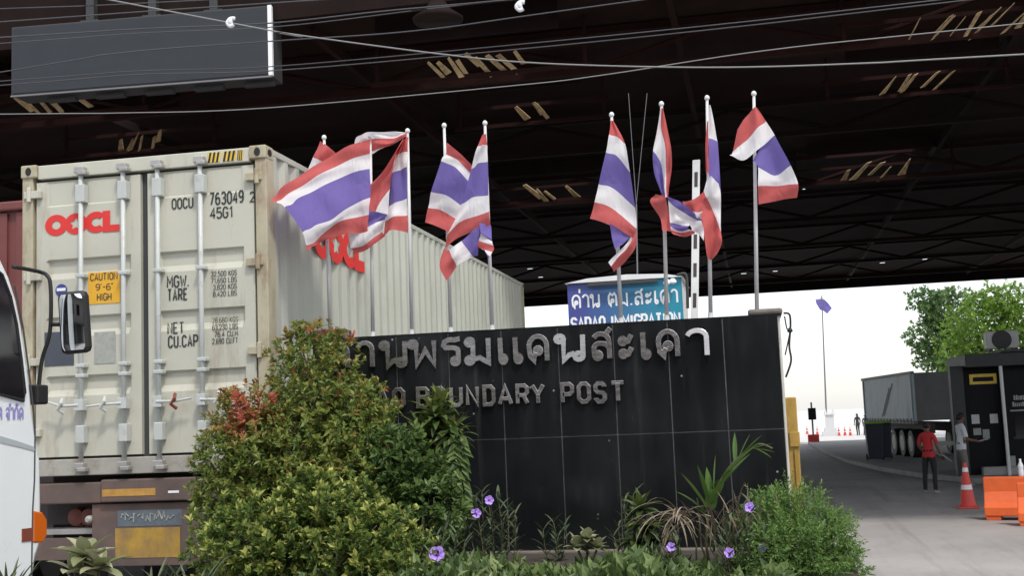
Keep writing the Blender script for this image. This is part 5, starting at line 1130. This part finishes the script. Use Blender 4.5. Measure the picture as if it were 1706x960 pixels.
# ------------------------------------------------------------------ far end of the lanes
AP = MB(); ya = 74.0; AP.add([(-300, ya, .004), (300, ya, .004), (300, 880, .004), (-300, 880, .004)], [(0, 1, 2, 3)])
M['apron'] = mat('sunlit pale concrete', (.56, .55, .53), .9, var=.06, scale=.2)  # sunlit white-out past the exit put into the ground colour
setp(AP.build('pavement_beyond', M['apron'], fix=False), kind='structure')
p = atz(1356, 741); h = 70 * (p - EYE).dot(FW) / F
bp = thing('barrier_post', 'thin dark post with a control box on the kerb end at the exit', 'post', (p.x, p.y, 0))
q = MB(); q.tube([p, p + Vector((0, 0, h))], .05, 8); q.build('post', M['poledark'], bp)
z = (741 - 700) * (p - EYE).dot(FW) / F; q = MB(); q.box((p.x - .2, p.y - .2, z), (p.x + .22, p.y + .2, z + .65)); q.build('control_box', M['booth'], bp, bevel=.03)
q = MB(); q.box((p.x - .3, p.y - .25, .005), (p.x + .3, p.y + .25, .55)); q.build('base', M['conered'], bp, bevel=.04)
p = atz(1384, 727); s_ = (p - EYE).dot(FW) / F
mo = thing('monument', 'pale stepped monument with a small spire on the far side of the exit', 'monument', (p.x, p.y, 0))
q = MB(); q.cbox((p.x, p.y, 3.5 * s_), (26 * s_, 26 * s_, 7 * s_)); q.cbox((p.x, p.y, 10 * s_), (19 * s_, 19 * s_, 6 * s_)); q.build('plinth', M['monument'], mo)
q = MB(); q.cbox((p.x, p.y, 24 * s_), (13 * s_, 13 * s_, 22 * s_)); q.cbox((p.x, p.y, 36 * s_), (17 * s_, 17 * s_, 2 * s_)); q.build('shaft', M['monument'], mo)
for dx_ in (-6, 6): q = MB(); q.lathe((p.x + dx_ * s_, p.y, 37 * s_), [(2.2 * s_, 0), (1.5 * s_, 4 * s_), (.3 * s_, 9 * s_)], 8); q.build('spire', M['monument'], mo)
p2 = atz(1378, 726); s_ = (p2 - EYE).dot(FW) / F; tpz = aty(1369, 494, p2.y)
fp = thing('flagpole', 'tall grey flagpole beside the pale monument at the far exit', 'flagpole', (p2.x, p2.y, 0))
q = MB(); q.tube([p2, tpz], [.07, .035], 8); q.build('pole', M['poledark'], fp)
q = MB(); q.lathe(tpz, [(.08, 0), (.09, .06), (.02, .14)], 8); q.build('finial', M['white'], fp)
fm = MB(); fm.tint = []
g2 = [[(1358, 497), (1370, 496), (1378, 503)], [(1360, 506), (1372, 505), (1386, 514)], [(1366, 516), (1372, 518), (1378, 523)]]
for r, row in enumerate(g2):
    for c_, (px, py) in enumerate(row): v = aty(px, py, p2.y + .25 * math.sin(c_ * 2 + r)); fm.v.append(tuple(v)); fm.tint.append((.3 + .13 * r) if c_ < 2 else .3 + .15 * r)
fm.f = [(r * 3 + c_, r * 3 + c_ + 1, r * 3 + c_ + 4, r * 3 + c_ + 3) for r in range(2) for c_ in range(2)]
setp(fm.build('flag', M['flag'], smooth=True), 'small distant flag with a blue middle on the tall far flagpole', 'flag')
for i, (px, lab) in enumerate(((1345, 'small red cone at the far exit, nearest the yellow post'), (1362, 'small red cone just right of the dark control post'), (1398, 'small red cone at the right foot of the pale monument'), (1408, 'small red cone between the monument and the walkers'), (1417, 'small red cone left of the walking figures'))):
    p = atz(px, 725 + random.uniform(-1, 2)); make_cone((p.x, p.y, 0), lab, .6, 'small cones at the far exit')

# ------------------------------------------------------------------ foliage helpers
def leafset(mb, P, D, U, L, W, tint, fold=.25):
    """one folded kite per leaf: P base, D direction, U up hint (N x 3), L and W per leaf"""
    N = len(P); D = D / np.linalg.norm(D, axis=1, keepdims=True); S = np.cross(D, U); n = np.linalg.norm(S, axis=1, keepdims=True); n[n < 1e-6] = 1; S = S / n; Nn = np.cross(S, D)
    L = np.asarray(L).reshape(-1, 1); W = np.asarray(W).reshape(-1, 1)
    mid = P + D * L * .45 + Nn * (fold * W)
    tip = P + D * L - np.array([0, 0, 1]) * L * .12
    v = np.stack([P, mid + S * W / 2, tip, mid - S * W / 2, P + D * L * .5], 1).reshape(-1, 3)
    b0 = len(mb.v); mb.v += [tuple(x) for x in v]
    for i in range(N):
        o = b0 + i * 5; mb.f += [(o, o + 1, o + 2, o + 4), (o, o + 4, o + 2, o + 3)]
    if mb.tint is None: mb.tint = []
    mb.tint += list(np.repeat(np.asarray(tint), 5))
def unit(n):
    d = RNG.normal(size=(n, 3)); return d / np.linalg.norm(d, axis=1, keepdims=True)
def blobs3(blobs):
    out = []
    for (px, py, rx, ry, Y, rd) in blobs:
        c_ = aty(px, py, Y); s_ = (c_ - EYE).dot(FW) / F; out.append((np.array(c_), np.array([rx * s_, rd, ry * s_])))
    return out
def sprigs(mb, bl, n, per, L, W, tintf, zmin=-9, inner=.55, spread=.9, bias=.55, stemlen=.06, keep=None, lumpk=.15, gap=.30):
    vol = np.array([b[1][0] * b[1][2] + b[1][0] * b[1][1] for b in bl]); cnt = RNG.multinomial(n, vol / vol.sum())
    for (c_, r), k in zip(bl, cnt):
        d = unit(k); rad = inner + (1.08 - inner) * RNG.random((k, 1)) ** .6
        lump = 1 + lumpk * np.sin(d[:, :1] * 7 + c_[0] * 9) * np.cos(d[:, 2:] * 6 + c_[2] * 5) + .06 * RNG.normal(size=(k, 1))
        P = c_ + d * rad * r * lump
        m = (P[:, 2] > zmin) & (np.sin(P[:, 0] * 17 + 1.3) * np.sin(P[:, 1] * 15 + .7) * np.sin(P[:, 2] * 16 + .4) > -gap)
        if keep is not None: m &= keep(P)
        P, d, rr = P[m], d[m], rad[m]; k2 = len(P)
        if not k2: continue
        ax = d * .7 + np.array([0, -.15, bias]) + RNG.normal(size=(k2, 3)) * .35; ax /= np.linalg.norm(ax, axis=1, keepdims=True)
        st = RNG.random(k2)
        for j in range(per):
            t = j / per; side = unit(k2); side -= ax * (side * ax).sum(1, keepdims=True); side /= np.linalg.norm(side, axis=1, keepdims=True)
            Dj = ax * (.35 + .65 * t) + side * spread * (1 - .35 * t)
            Pj = P + ax * stemlen * t
            Lj = L * (.5 + .75 * RNG.random(k2)) * (.7 + .6 * st) * (1 - .3 * t); Wj = W * (.8 + .4 * RNG.random(k2))
            leafset(mb, Pj, Dj, ax + RNG.normal(size=(k2, 3)) * .3, Lj, Wj, np.clip(tintf(Pj, st, t, rr[:, 0]), 0, 1))
def branches(bl, base, n, r0=.02, seed=1):
    q = MB(); rs = random.Random(seed); base = Vector(base)
    for i in range(n):
        c_, r = bl[i % len(bl)]; e = Vector(c_) + Vector((rs.uniform(-.6, .6) * r[0], rs.uniform(-.6, .6) * r[1], rs.uniform(-.1, .75) * r[2]))
        b_ = base + Vector((rs.uniform(-.12, .12), rs.uniform(-.1, .1), 0)); m_ = b_.lerp(e, .5) + Vector((rs.uniform(-.08, .08), rs.uniform(-.08, .08), .06))
        q.tube(smooth_path([b_, m_, e], 4), [r0 * (1 - .75 * j / 8) for j in range(9)], 6)
    return q
def plant(name, lab, cat, base, parts, group=None):
    t = thing(name, lab, cat, tuple(base), 0, group)
    for pn, mb, m_ in parts: mb.build(pn, m_, t, fix=False, smooth=(pn != 'foliage'))
    return t

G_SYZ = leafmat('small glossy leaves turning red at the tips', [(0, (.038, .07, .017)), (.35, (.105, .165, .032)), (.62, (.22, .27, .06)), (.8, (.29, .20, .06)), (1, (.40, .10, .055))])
G_LIGHT = leafmat('yellow green waxy leaves', [(0, (.04, .08, .02)), (.5, (.135, .20, .04)), (1, (.46, .48, .13))])
G_DARK = leafmat('deep green leaves', [(0, (.028, .06, .014)), (.5, (.075, .13, .03)), (1, (.17, .24, .07))])
G_COVER = leafmat('fresh green cover leaves', [(0, (.04, .075, .02)), (.5, (.10, .16, .045)), (1, (.24, .30, .11))])
G_FERN = leafmat('fine mid green leaflets', [(0, (.045, .09, .022)), (.5, (.12, .22, .05)), (1, (.26, .37, .10))])
G_STRAP = leafmat('strappy olive leaves', [(0, (.03, .055, .02)), (.5, (.075, .115, .03)), (1, (.23, .27, .07))])
G_PALE = leafmat('pale edged leaves', [(0, (.06, .09, .04)), (.5, (.16, .19, .08)), (1, (.42, .42, .26))])
G_DRY = leafmat('withered straw leaves', [(0, (.10, .08, .055)), (.5, (.24, .19, .13)), (1, (.42, .35, .27))], rough=.8)
G_RUE = leafmat('narrow grey green leaves', [(0, (.035, .06, .03)), (.5, (.075, .11, .055)), (1, (.15, .18, .09))])
G_TREE1 = leafmat('blue green tree leaves', [(0, (.05, .105, .035)), (.5, (.11, .20, .06)), (1, (.22, .33, .11))])
G_TREE2 = leafmat('bright green tree leaves', [(0, (.09, .16, .025)), (.5, (.19, .33, .05)), (1, (.34, .48, .10))], trans=.4)

# tall red tipped shrub against the wall's left end
bl = blobs3([(528, 640, 78, 92, 9.75, .32), (540, 725, 110, 95, 9.6, .42), (550, 830, 125, 110, 9.5, .5), (520, 585, 45, 45, 9.8, .2), (470, 780, 110, 110, 9.45, .4), (600, 700, 55, 60, 9.8, .3), (498, 555, 13, 16, 9.8, .08)])
mb = MB(); zmx = 2.75
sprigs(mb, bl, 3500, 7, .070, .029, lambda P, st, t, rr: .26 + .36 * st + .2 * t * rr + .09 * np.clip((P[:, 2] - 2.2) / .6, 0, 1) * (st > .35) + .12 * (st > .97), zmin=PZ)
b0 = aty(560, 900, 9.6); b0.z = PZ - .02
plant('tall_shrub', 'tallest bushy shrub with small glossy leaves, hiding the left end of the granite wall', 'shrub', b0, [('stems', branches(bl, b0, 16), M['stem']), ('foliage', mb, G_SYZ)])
bl = blobs3([(410, 705, 52, 62, 9.3, .25), (390, 790, 62, 80, 9.2, .3), (432, 760, 60, 80, 9.25, .3), (372, 860, 45, 70, 9.15, .25)])
mb = MB(); cr_ = np.array(aty(408, 690, 9.1))
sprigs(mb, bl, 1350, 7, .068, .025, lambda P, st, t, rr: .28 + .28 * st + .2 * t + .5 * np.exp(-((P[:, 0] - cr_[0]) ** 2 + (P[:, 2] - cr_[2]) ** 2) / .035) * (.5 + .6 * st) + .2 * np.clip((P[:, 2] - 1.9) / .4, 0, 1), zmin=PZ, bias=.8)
b0 = aty(400, 900, 9.2); b0.z = PZ - .02
plant('red_tipped_shrub', 'bushy shrub with rust red young leaves in front of the container doors', 'shrub', b0, [('stems', branches(bl, b0, 12, .016, 2), M['stem']), ('foliage', mb, G_SYZ)])
# low yellow green shrub in front
bl = blobs3([(560, 900, 105, 90, 8.75, .4), (450, 905, 90, 75, 8.7, .4), (390, 930, 65, 85, 8.65, .35), (630, 915, 62, 75, 8.65, .35), (520, 840, 60, 50, 8.85, .25), (690, 950, 45, 55, 8.5, .25)])
mb = MB()
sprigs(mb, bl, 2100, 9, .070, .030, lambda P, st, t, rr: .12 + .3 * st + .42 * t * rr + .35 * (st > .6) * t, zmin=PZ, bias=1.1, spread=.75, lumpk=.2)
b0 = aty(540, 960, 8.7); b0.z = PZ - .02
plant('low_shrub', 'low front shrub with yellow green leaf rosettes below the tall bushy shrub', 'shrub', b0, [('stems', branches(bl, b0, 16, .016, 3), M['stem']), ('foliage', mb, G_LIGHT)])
# dark shrub between it and the hanging plant
bl = blobs3([(680, 800, 55, 70, 9.3, .25), (720, 850, 50, 60, 9.2, .25), (650, 760, 40, 45, 9.4, .2)])
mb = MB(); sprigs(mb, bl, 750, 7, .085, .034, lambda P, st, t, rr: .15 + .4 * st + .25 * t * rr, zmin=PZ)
b0 = aty(690, 920, 9.3); b0.z = PZ - .02
plant('dark_shrub', 'small dark green shrub between the tall shrub and the hanging leafy plant', 'shrub', b0, [('stems', branches(bl, b0, 8, .012, 4), M['stem']), ('foliage', mb, G_DARK)])

def strap(mb, base, d, L, W, droop, tint, n=6, up=(0, 0, 1)):
    p = Vector(base); d = Vector(d).normalized(); st = L / n; b0 = len(mb.v); 
    if mb.tint is None: mb.tint = []
    for i in range(n + 1):
        t = i / n; s_ = d.cross(Vector((0, 0, 1))); s_ = s_.normalized() if s_.length > 1e-3 else Vector((1, 0, 0)); nn = s_.cross(d)
        wv = W * (.45 + 1.0 * math.sin(math.pi * min(1, t * .8 + .12)) ** .8) * (1 - t ** 5) * .85 + .0006
        mb.v += [tuple(p - s_ * wv / 2 + nn * wv * .18), tuple(p), tuple(p + s_ * wv / 2 + nn * wv * .18)]; mb.tint += [min(1, max(0, tint + .12 * t))] * 3
        p = p + d * st; d = (d + Vector((0, 0, -droop / n * (.4 + 1.4 * t)))).normalized()
    for i in range(n):
        o = b0 + i * 3; mb.f += [(o, o + 1, o + 4, o + 3), (o + 1, o + 2, o + 5, o + 4)]
def rosette(mb, c_, n, L, W, el0, el1, droop, t0, t1, rs, yb=-.15):
    for i in range(n):
        a = 2 * math.pi * (i * .382) + rs.uniform(-.2, .2); e = el0 + (el1 - el0) * i / max(1, n - 1) + rs.uniform(-.1, .1)
        strap(mb, Vector(c_), (math.cos(a) * math.cos(e), math.sin(a) * math.cos(e) + yb, math.sin(e)), L * rs.uniform(.75, 1.1), W * rs.uniform(.85, 1.15), droop * rs.uniform(.7, 1.3), rs.uniform(t0, t1) + .3 * i / n)
# dracaena by the lettering
rs = random.Random(21); mb = MB(); stm = MB(); b0 = aty(735, 900, 9.9); b0.z = PZ - .02
for (px, py, n, L) in ((728, 688, 46, .30), (706, 720, 40, .29), (752, 716, 34, .27), (690, 750, 26, .25), (722, 760, 30, .26), (735, 660, 18, .2)):
    c_ = aty(px, py + 12, 9.85); stm.tube(smooth_path([b0, b0.lerp(c_, .5) + Vector((0, .04, 0)), c_], 4), .013, 6)
    rosette(mb, c_, n, L, .048, -.35, 1.35, .9, .1, .6, rs)
plant('dracaena', 'upright dracaena with strappy olive leaves just under the English lettering', 'plant', b0, [('stems', stm, M['stem']), ('foliage', mb, G_STRAP)])
# climbing plant with overlapping hanging leaves
mb = MB(); stm = MB(); b0 = aty(765, 905, 9.9); b0.z = PZ - .02; rs = random.Random(5); P, D, U, L_, W_, T_ = [], [], [], [], [], []
for (pa, pb) in (((748, 715), (762, 860)), ((765, 725), (775, 850)), ((735, 760), (748, 850)), ((756, 740), (757, 870))):
    a_, b_ = aty(*pa, 9.75), aty(*pb, 9.72); stm.tube([b0, b_ + Vector((0, .06, 0)), a_ + Vector((0, .06, 0))], .008, 6)
    for i in range(12):
        for s_ in (-1, 1):
            p = a_.lerp(b_, (i + rs.uniform(-.3, .3)) / 12); P.append(p); D.append((s_ * .75 + rs.uniform(-.2, .2), -.5, -.65 + rs.uniform(-.3, .3))); U.append((0, -1, .4)); L_.append(rs.uniform(.12, .17)); W_.append(rs.uniform(.05, .062)); T_.append(rs.uniform(.2, 1))
leafset(mb, np.array(P), np.array(D), np.array(U), L_, W_, T_, fold=.12)
plant('climbing_plant', 'leafy plant with rows of pointed hanging leaves right of the dracaena', 'plant', b0, [('stems', stm, M['stem']), ('foliage', mb, G_DARK)])

# purple flowered plants
def flower(par, p, r, rs):
    q = MB(); p = Vector(p); f = Vector((rs.uniform(-.35, .35), -1, rs.uniform(.05, .5))).normalized(); a1 = f.orthogonal().normalized(); a2 = f.cross(a1)
    ph = rs.uniform(0, 6); vs = [p - f * r * .9]
    n = 30
    for rr, fw_ in ((.22, -.25), (.6, .02), (1.0, .10)):
        for i in range(n):
            a = 2 * math.pi * i / n + ph; k = 1 if rr < .5 else (.80 + .20 * abs(math.cos(2.5 * (a - ph))) ** .6) ; vs.append(p + (a1 * math.cos(a) + a2 * math.sin(a)) * r * rr * k + f * r * (fw_ + .05 * math.sin(a * 7)))
    fs = [(0, 1 + i, 1 + (i + 1) % n) for i in range(n)]
    for b in (0, 1): fs += [(1 + b * n + i, 1 + b * n + (i + 1) % n, 1 + (b + 1) * n + (i + 1) % n, 1 + (b + 1) * n + i) for i in range(n)]
    q.add(vs, fs); o = q.build('flower', M['petal'], par, smooth=True, fix=False)
    q = MB(); q.lathe(p - f * r * .2, [(.02 * r, -.1 * r), (.2 * r, .0), (.05 * r, .12 * r)], 10, 'y'); q.build('throat', M['throat'], o)
def ruellia(lab, stems, Y, flowers, seed, mat_=None, L=.13, spread=.22):
    rs = random.Random(seed); mb = MB(); st = MB(); xs_ = [aty(px, 930, Y).x for px, py in stems]
    b0 = Vector((sum(xs_) / len(xs_), Y, PZ - .02))
    for (px, py) in stems:
        top = aty(px, py, Y + rs.uniform(-.15, .15)); bs = Vector((b0.x * .4 + top.x * .6 + rs.uniform(-.04, .04), top.y, PZ - .02)); md = bs.lerp(top, .5) + Vector((rs.uniform(-.03, .03), 0, 0))
        path = smooth_path([bs, md, top], 5); st.tube(path, .0045, 5)
        H = (top - bs).length; n = max(3, int(H / .055))
        for i in range(n + 1):
            t = (i + .6) / (n + .6); p = path[min(len(path) - 1, int(t * (len(path) - 1)))]; a = rs.uniform(0, math.pi) 
            for s_ in (0, math.pi):
                strap(mb, p, (math.cos(a + s_) * .8, math.sin(a + s_) * .8, .45 + .5 * t), L * rs.uniform(.7, 1.15), .017 * rs.uniform(.8, 1.3), rs.uniform(.3, 1.1), rs.uniform(.1, .8), 4)
    t = plant('ruellia_plant', lab, 'flowering plant', b0, [('stems', st, M['stem']), ('foliage', mb, mat_ or G_RUE)], 'purple flowered plants along the wall')
    for (px, py, rpx) in flowers:
        p = aty(px, py, Y - .16); flower(t, p, rpx * (p - EYE).dot(FW) / F, rs)
        q = MB(); q.tube([p + Vector((0, .03, -.01)), Vector((p.x + .01, p.y + .1, p.z - .22))], .003, 5); q.build('flower_stalk', M['stem'], t)
    return t
ruellia('purple flowered plant with two blooms beside the hanging leafy plant', [(790, 835), (803, 822), (815, 845), (830, 830), (845, 850), (858, 858), (838, 870), (778, 870), (820, 880), (800, 890)], 9.5, [(793, 856, 9), (815, 834, 8)], 1)
ruellia('purple flowered plant with one big low bloom beside the yellow green shrub', [(705, 880), (728, 895), (745, 870), (760, 890), (700, 910), (718, 925), (775, 905)], 8.5, [(728, 924, 14)], 2)
ruellia('flowerless narrow leaved plant standing alone against the middle of the wall', [(905, 885), (922, 872), (940, 878), (930, 895)], 10.0, [], 3)
ruellia('purple flowered plant with one small bloom beside the withered palm leaf', [(1100, 905), (1118, 890), (1130, 910), (1085, 925), (1108, 930)], 8.9, [(1118, 912, 8)], 4)
ruellia('purple flowered plant with three blooms in front of the feathery round shrub', [(1195, 880), (1215, 870), (1235, 850), (1250, 840), (1262, 880), (1275, 890), (1225, 900), (1205, 910), (1245, 905), (1285, 905), (1190, 920)], 8.9, [(1249, 846, 9), (1215, 922, 9), (1270, 913, 8)], 5)
ruellia('flowerless narrow leaved plant between the small dracaena and the wall', [(1040, 840), (1055, 826), (1030, 880), (1022, 895)], 10.0, [], 6)
# small dracaena
rs = random.Random(8); mb = MB(); stm = MB(); b0 = aty(1076, 930, 9.6); b0.z = PZ - .02
for (px, py, n, L, e1) in ((1067, 850, 16, .20, 1.45), (1075, 880, 26, .2, .7), (1062, 905, 18, .18, .4), (1095, 900, 16, .18, .4)):
    c_ = aty(px, py, 9.55); stm.tube([b0, c_], .012, 6); rosette(mb, c_, n, L, .05, -.6, e1, .8, .1, .4, rs)
plant('small_dracaena', 'small dracaena with a bright yellow green tip below the seam of the wall', 'plant', b0, [('stems', stm, M['stem']), ('foliage', mb, G_STRAP)])
# pale rosette plants
rs = random.Random(9); mb = MB(); stm = MB(); b0 = aty(978, 935, 9.3); b0.z = PZ - .02
for (px, py) in ((978, 900), (962, 915), (995, 915)):
    c_ = aty(px, py, 9.25); stm.tube([b0, c_], .01, 6); rosette(mb, c_, 11, .13, .06, -.2, 1.2, .5, .35, .75, rs)
plant('pale_rosette_plant', 'small plant with pale rounded leaves in the middle of the bed', 'plant', b0, [('stems', stm, M['stem']), ('foliage', mb, G_PALE)])
rs = random.Random(10); mb = MB(); stm = MB(); b0 = aty(145, 960, 5.7); b0.z = PZ - .1
for (px, py, n, L) in ((142, 930, 11, .19), (165, 950, 8, .17), (125, 955, 7, .16)):
    c_ = aty(px, py, 5.7); stm.tube([b0, c_], .009, 6); rosette(mb, c_, n, L, .06, -.1, 1.1, .6, .3, .95, rs)
plant('pale_edged_plant', 'broad leaved plant with pale leaf edges in front of the trailer', 'plant', b0, [('stems', stm, M['stem']), ('foliage', mb, G_PALE)])
for (px, lab, sd_) in ((14, 'grassy narrow leaved tuft in front of the white truck', 1), (262, 'grassy narrow leaved tuft below the yellow number plate', 2), (322, 'grassy narrow leaved tuft right of the yellow number plate', 3)):
    rs = random.Random(sd_); mb = MB(); b0 = aty(px, 960, 5.8); bb = Vector((b0.x, 5.8, PZ - .1)); stm = MB(); stm.tube([bb, Vector((b0.x, 5.8, b0.z - .12))], .012, 6)
    for i in range(22): a = rs.uniform(0, 6.28); strap(mb, (b0.x + rs.uniform(-.05, .05), 5.8, b0.z - .13), (math.cos(a) * .6, math.sin(a) * .6, 1), rs.uniform(.14, .3), .014, rs.uniform(.3, 1), rs.uniform(.2, .9), 5)
    plant('grass_tuft', lab, 'plant', bb, [('stems', stm, M['stem']), ('foliage', mb, G_RUE)])
# palm seedling
mb = MB(); stm = MB(); YPm = 9.5; rs = random.Random(12)
def PP(px, py, dy=0): return aty(px, py, YPm + dy)
b0 = PP(1182, 930); b0.z = PZ - .02
rach = smooth_path([PP(1176, 905), PP(1183, 840), PP(1203, 797), PP(1228, 765), PP(1262, 741), PP(1287, 748)], 6); stm.tube([b0] + rach, [.011] * 4 + [.008] * (len(rach) - 3), 6)
st2 = smooth_path([PP(1168, 910), PP(1164, 855), PP(1162, 830)], 5); stm.tube([b0] + st2, .008, 6)
def blade(pa, pb, W, bend=.2, tint=.5, dy=0):
    a_, b_ = PP(*pa), PP(*pb, dy); L = (b_ - a_).length; strap(mb, a_, (b_ - a_) + Vector((0, 0, bend * L * .5)), L * 1.03, W, bend, tint, 7)
for pa, pb, W, be in [((1176, 855), (1124, 822), .05, .35), ((1178, 848), (1134, 790), .055, .15), ((1180, 842), (1162, 777), .055, .05), ((1184, 836), (1177, 780), .05, .03), ((1190, 820), (1192, 760), .05, .0), ((1178, 862), (1150, 845), .05, .3), ((1186, 848), (1185, 815), .075, 0), ((1200, 800), (1170, 850), .07, 0), ((1225, 768), (1224, 722), .03, 0), ((1232, 762), (1250, 724), .03, .05), ((1238, 757), (1270, 726), .035, .1), ((1205, 795), (1262, 742), .06, .1), ((1200, 812), (1250, 758), .07, .1), ((1245, 752), (1288, 742), .03, .25), ((1250, 748), (1290, 757), .03, .3), ((1255, 747), (1284, 765), .025, .3), ((1190, 830), (1222, 782), .085, .05), ((1186, 842), (1206, 806), .09, .05)]:
    blade(pa, pb, W, be, rs.uniform(.25, .6), rs.uniform(-.12, .08))
plant('young_palm', 'young palm with a fan of pleated leaflets curving right before the wall', 'palm', b0, [('stalk', stm, M['stem']), ('foliage', mb, G_FERN)])
# withered palm leaf and dry grass
mb = MB(); stm = MB(); rs = random.Random(13); b0 = PP(1160, 935); b0.z = PZ - .02
stm.tube([b0] + smooth_path([PP(1160, 910), PP(1150, 880), PP(1138, 862), PP(1112, 848)], 5), .007, 6)
for i in range(38):
    px = 1114 + i * 1.15 + rs.uniform(-6, 6); a_ = PP(px, 852 + abs(i - 15) * .7 + rs.uniform(-4, 8), -.1 + rs.uniform(-.08, .08)); strap(mb, a_, (rs.uniform(-1.1, .6), rs.uniform(-.6, .1), rs.uniform(-.5, .35)), rs.uniform(.22, .50), .012, rs.uniform(1.6, 3.2), rs.uniform(.2, 1), 7)
for pb in ((1105, 842), (1098, 858), (1102, 875), (1108, 868)): blade((1132, 860), pb, .024, .3, .9)
plant('withered_palm_leaf', 'withered straw coloured palm leaf drooping left of the young palm', 'plant', b0, [('stalk', stm, M['stem']), ('foliage', mb, G_DRY)])
mb = MB(); stm = MB(); rs = random.Random(14); b0 = aty(1225, 940, 9.2); b0.z = PZ - .02
for i in range(60):
    px = 1225 + rs.gauss(0, 26); a_ = aty(px, 905 + rs.uniform(-35, 25), 9.2 + rs.uniform(-.2, .2)); strap(mb, a_, (rs.uniform(-.7, .7), rs.uniform(-.5, .2), 1), rs.uniform(.18, .36), .016, rs.uniform(.2, 1.4), rs.uniform(0, .55), 5)
for i in range(10): px = 1225 + rs.gauss(0, 25); stm.tube([b0 + Vector((rs.uniform(-.05, .05), 0, 0)), aty(px, 890, 9.2)], .004, 5)
plant('dry_grass_clump', 'dry brownish grass clump between the young palm and the round shrub', 'plant', b0, [('stems', stm, M['stem']), ('foliage', mb, G_DRY)])
# feathery round shrub at the right end
bl = blobs3([(1322, 880, 72, 60, 9.3, .36), (1362, 912, 60, 52, 9.15, .3), (1285, 868, 42, 36, 9.5, .26), (1385, 945, 42, 44, 9.0, .28), (1312, 935, 72, 54, 8.9, .35)])
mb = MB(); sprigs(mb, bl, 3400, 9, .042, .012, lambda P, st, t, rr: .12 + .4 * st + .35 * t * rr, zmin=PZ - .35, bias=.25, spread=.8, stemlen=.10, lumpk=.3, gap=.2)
b0 = aty(1335, 960, 9.2); b0.x = min(b0.x, .55); b0.z = PZ - .02
plant('feathery_shrub', 'rounded feathery green shrub at the right end of the wall', 'shrub', b0, [('stems', branches(bl, b0, 14, .012, 6), M['stem']), ('foliage', mb, G_FERN)])
# ground cover along the front of the bed
mb = MB(); n = 2700; xs_ = RNG.uniform(-3.2, .1, n); ysr = 7.75 + 1.75 * RNG.random(n) ** 1.3; P = np.stack([xs_, ysr, np.full(n, PZ - .055) + RNG.random(n) * .13 * (1 + .7 * np.sin(xs_ * 5)) * (1.25 - .35 * (ysr - 7.75))], 1)
D = np.stack([RNG.normal(size=n) * .6, RNG.normal(size=n) * .5 - .2, .5 + RNG.random(n)], 1)
leafset(mb, P, D, np.tile([0, -.3, 1.], (n, 1)) + RNG.normal(size=(n, 3)) * .2, .08 + .09 * RNG.random(n), .035 + .03 * RNG.random(n), RNG.random(n) * .9, fold=.2)
setp(mb.build('ground_cover', G_COVER, fix=False), 'broad leaved green ground cover filling the front of the planting bed', kind='stuff')

# ------------------------------------------------------------------ trees beyond the canopy
def tree(lab, bl, base, n, L, W, m_, seed, h_split, group='trees beyond the canopy'):
    mb = MB(); bl = blobs3(bl)
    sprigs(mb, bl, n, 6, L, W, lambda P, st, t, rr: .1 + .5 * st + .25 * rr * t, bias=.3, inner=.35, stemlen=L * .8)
    t = thing('tree', lab, 'tree', tuple(base), 0, group); q = MB(); rs = random.Random(seed); b = Vector(base); s_ = Vector((b.x, b.y, h_split))
    q.tube(smooth_path([b, b.lerp(s_, .5) + Vector((.1, 0, 0)), s_], 4), [.32 - .012 * i for i in range(9)], 10)
    for i in range(9):
        c_, r = bl[i % len(bl)]; e = Vector(c_) + Vector((rs.uniform(-.5, .5) * r[0], rs.uniform(-.5, .5) * r[1], rs.uniform(-.3, .6) * r[2])); q.tube(smooth_path([s_ - Vector((0, 0, .3)), s_.lerp(e, .5) + Vector((0, 0, .3)), e], 4), [.17 - .017 * j for j in range(9)], 6)
    q.build('trunk', M['bark'], t, smooth=True); mb.build('crown', m_, t, fix=False); return t
p = atz(1575, 740)
tree('blue green tree with loose gappy crown left of the bright green tree', [(1548, 500, 34, 18, 84, 1.6), (1585, 520, 45, 35, 84, 2), (1545, 560, 34, 26, 84, 1.6), (1590, 585, 45, 40, 84, 2), (1555, 600, 28, 16, 84, 1.4), (1560, 530, 22, 14, 84, 1)], (atz(1590, 720).x * 84 / atz(1590, 720).y, 84, 0), 1700, .30, .16, G_TREE1, 3, 4.2)
tree('bright green bushy tree above the booth', [(1640, 545, 60, 50, 76, 2.4), (1690, 530, 60, 50, 76, 2.4), (1610, 590, 48, 36, 76, 2), (1660, 600, 60, 40, 76, 2.2), (1730, 570, 60, 60, 76, 2.4), (1660, 505, 40, 28, 76, 1.6)], (aty(1665, 700, 76).x, 76, 0), 2600, .30, .15, G_TREE2, 4, 3.6)

# ------------------------------------------------------------------ unseen shop row added behind the camera for the granite, steel and mirror to reflect
sh = thing('reflected_shop_row', 'unseen weathered two storey shop row added behind the camera for reflections', 'building', (0, -20, 0))
q = MB(); q.box((-46, -30, 0), (46, -20, 8.2)); q.build('wall', M['house'], sh)
q = MB(); q.box((-46.5, -30.5, 8.203), (46.5, -18.6, 8.5)); q.build('roof', M['boothgrey'], sh)
for i in range(18):
    x = -44 + i * 5.1
    q = MB(); q.box((x, -19.99, .05), (x + 3.9, -19.96, 3.0)); q.build('shutter', M['boothgrey'] if i % 3 else M['plate'], sh)
    q = MB(); q.box((x + .7, -19.99, 4.6), (x + 3.2, -19.95, 6.3)); q.build('window', M['glass'], sh)
q = MB(); q.box((-46, -19.99, 3.2), (46, -17.6, 3.4)); q.build('awning', M['boothgrey'], sh)
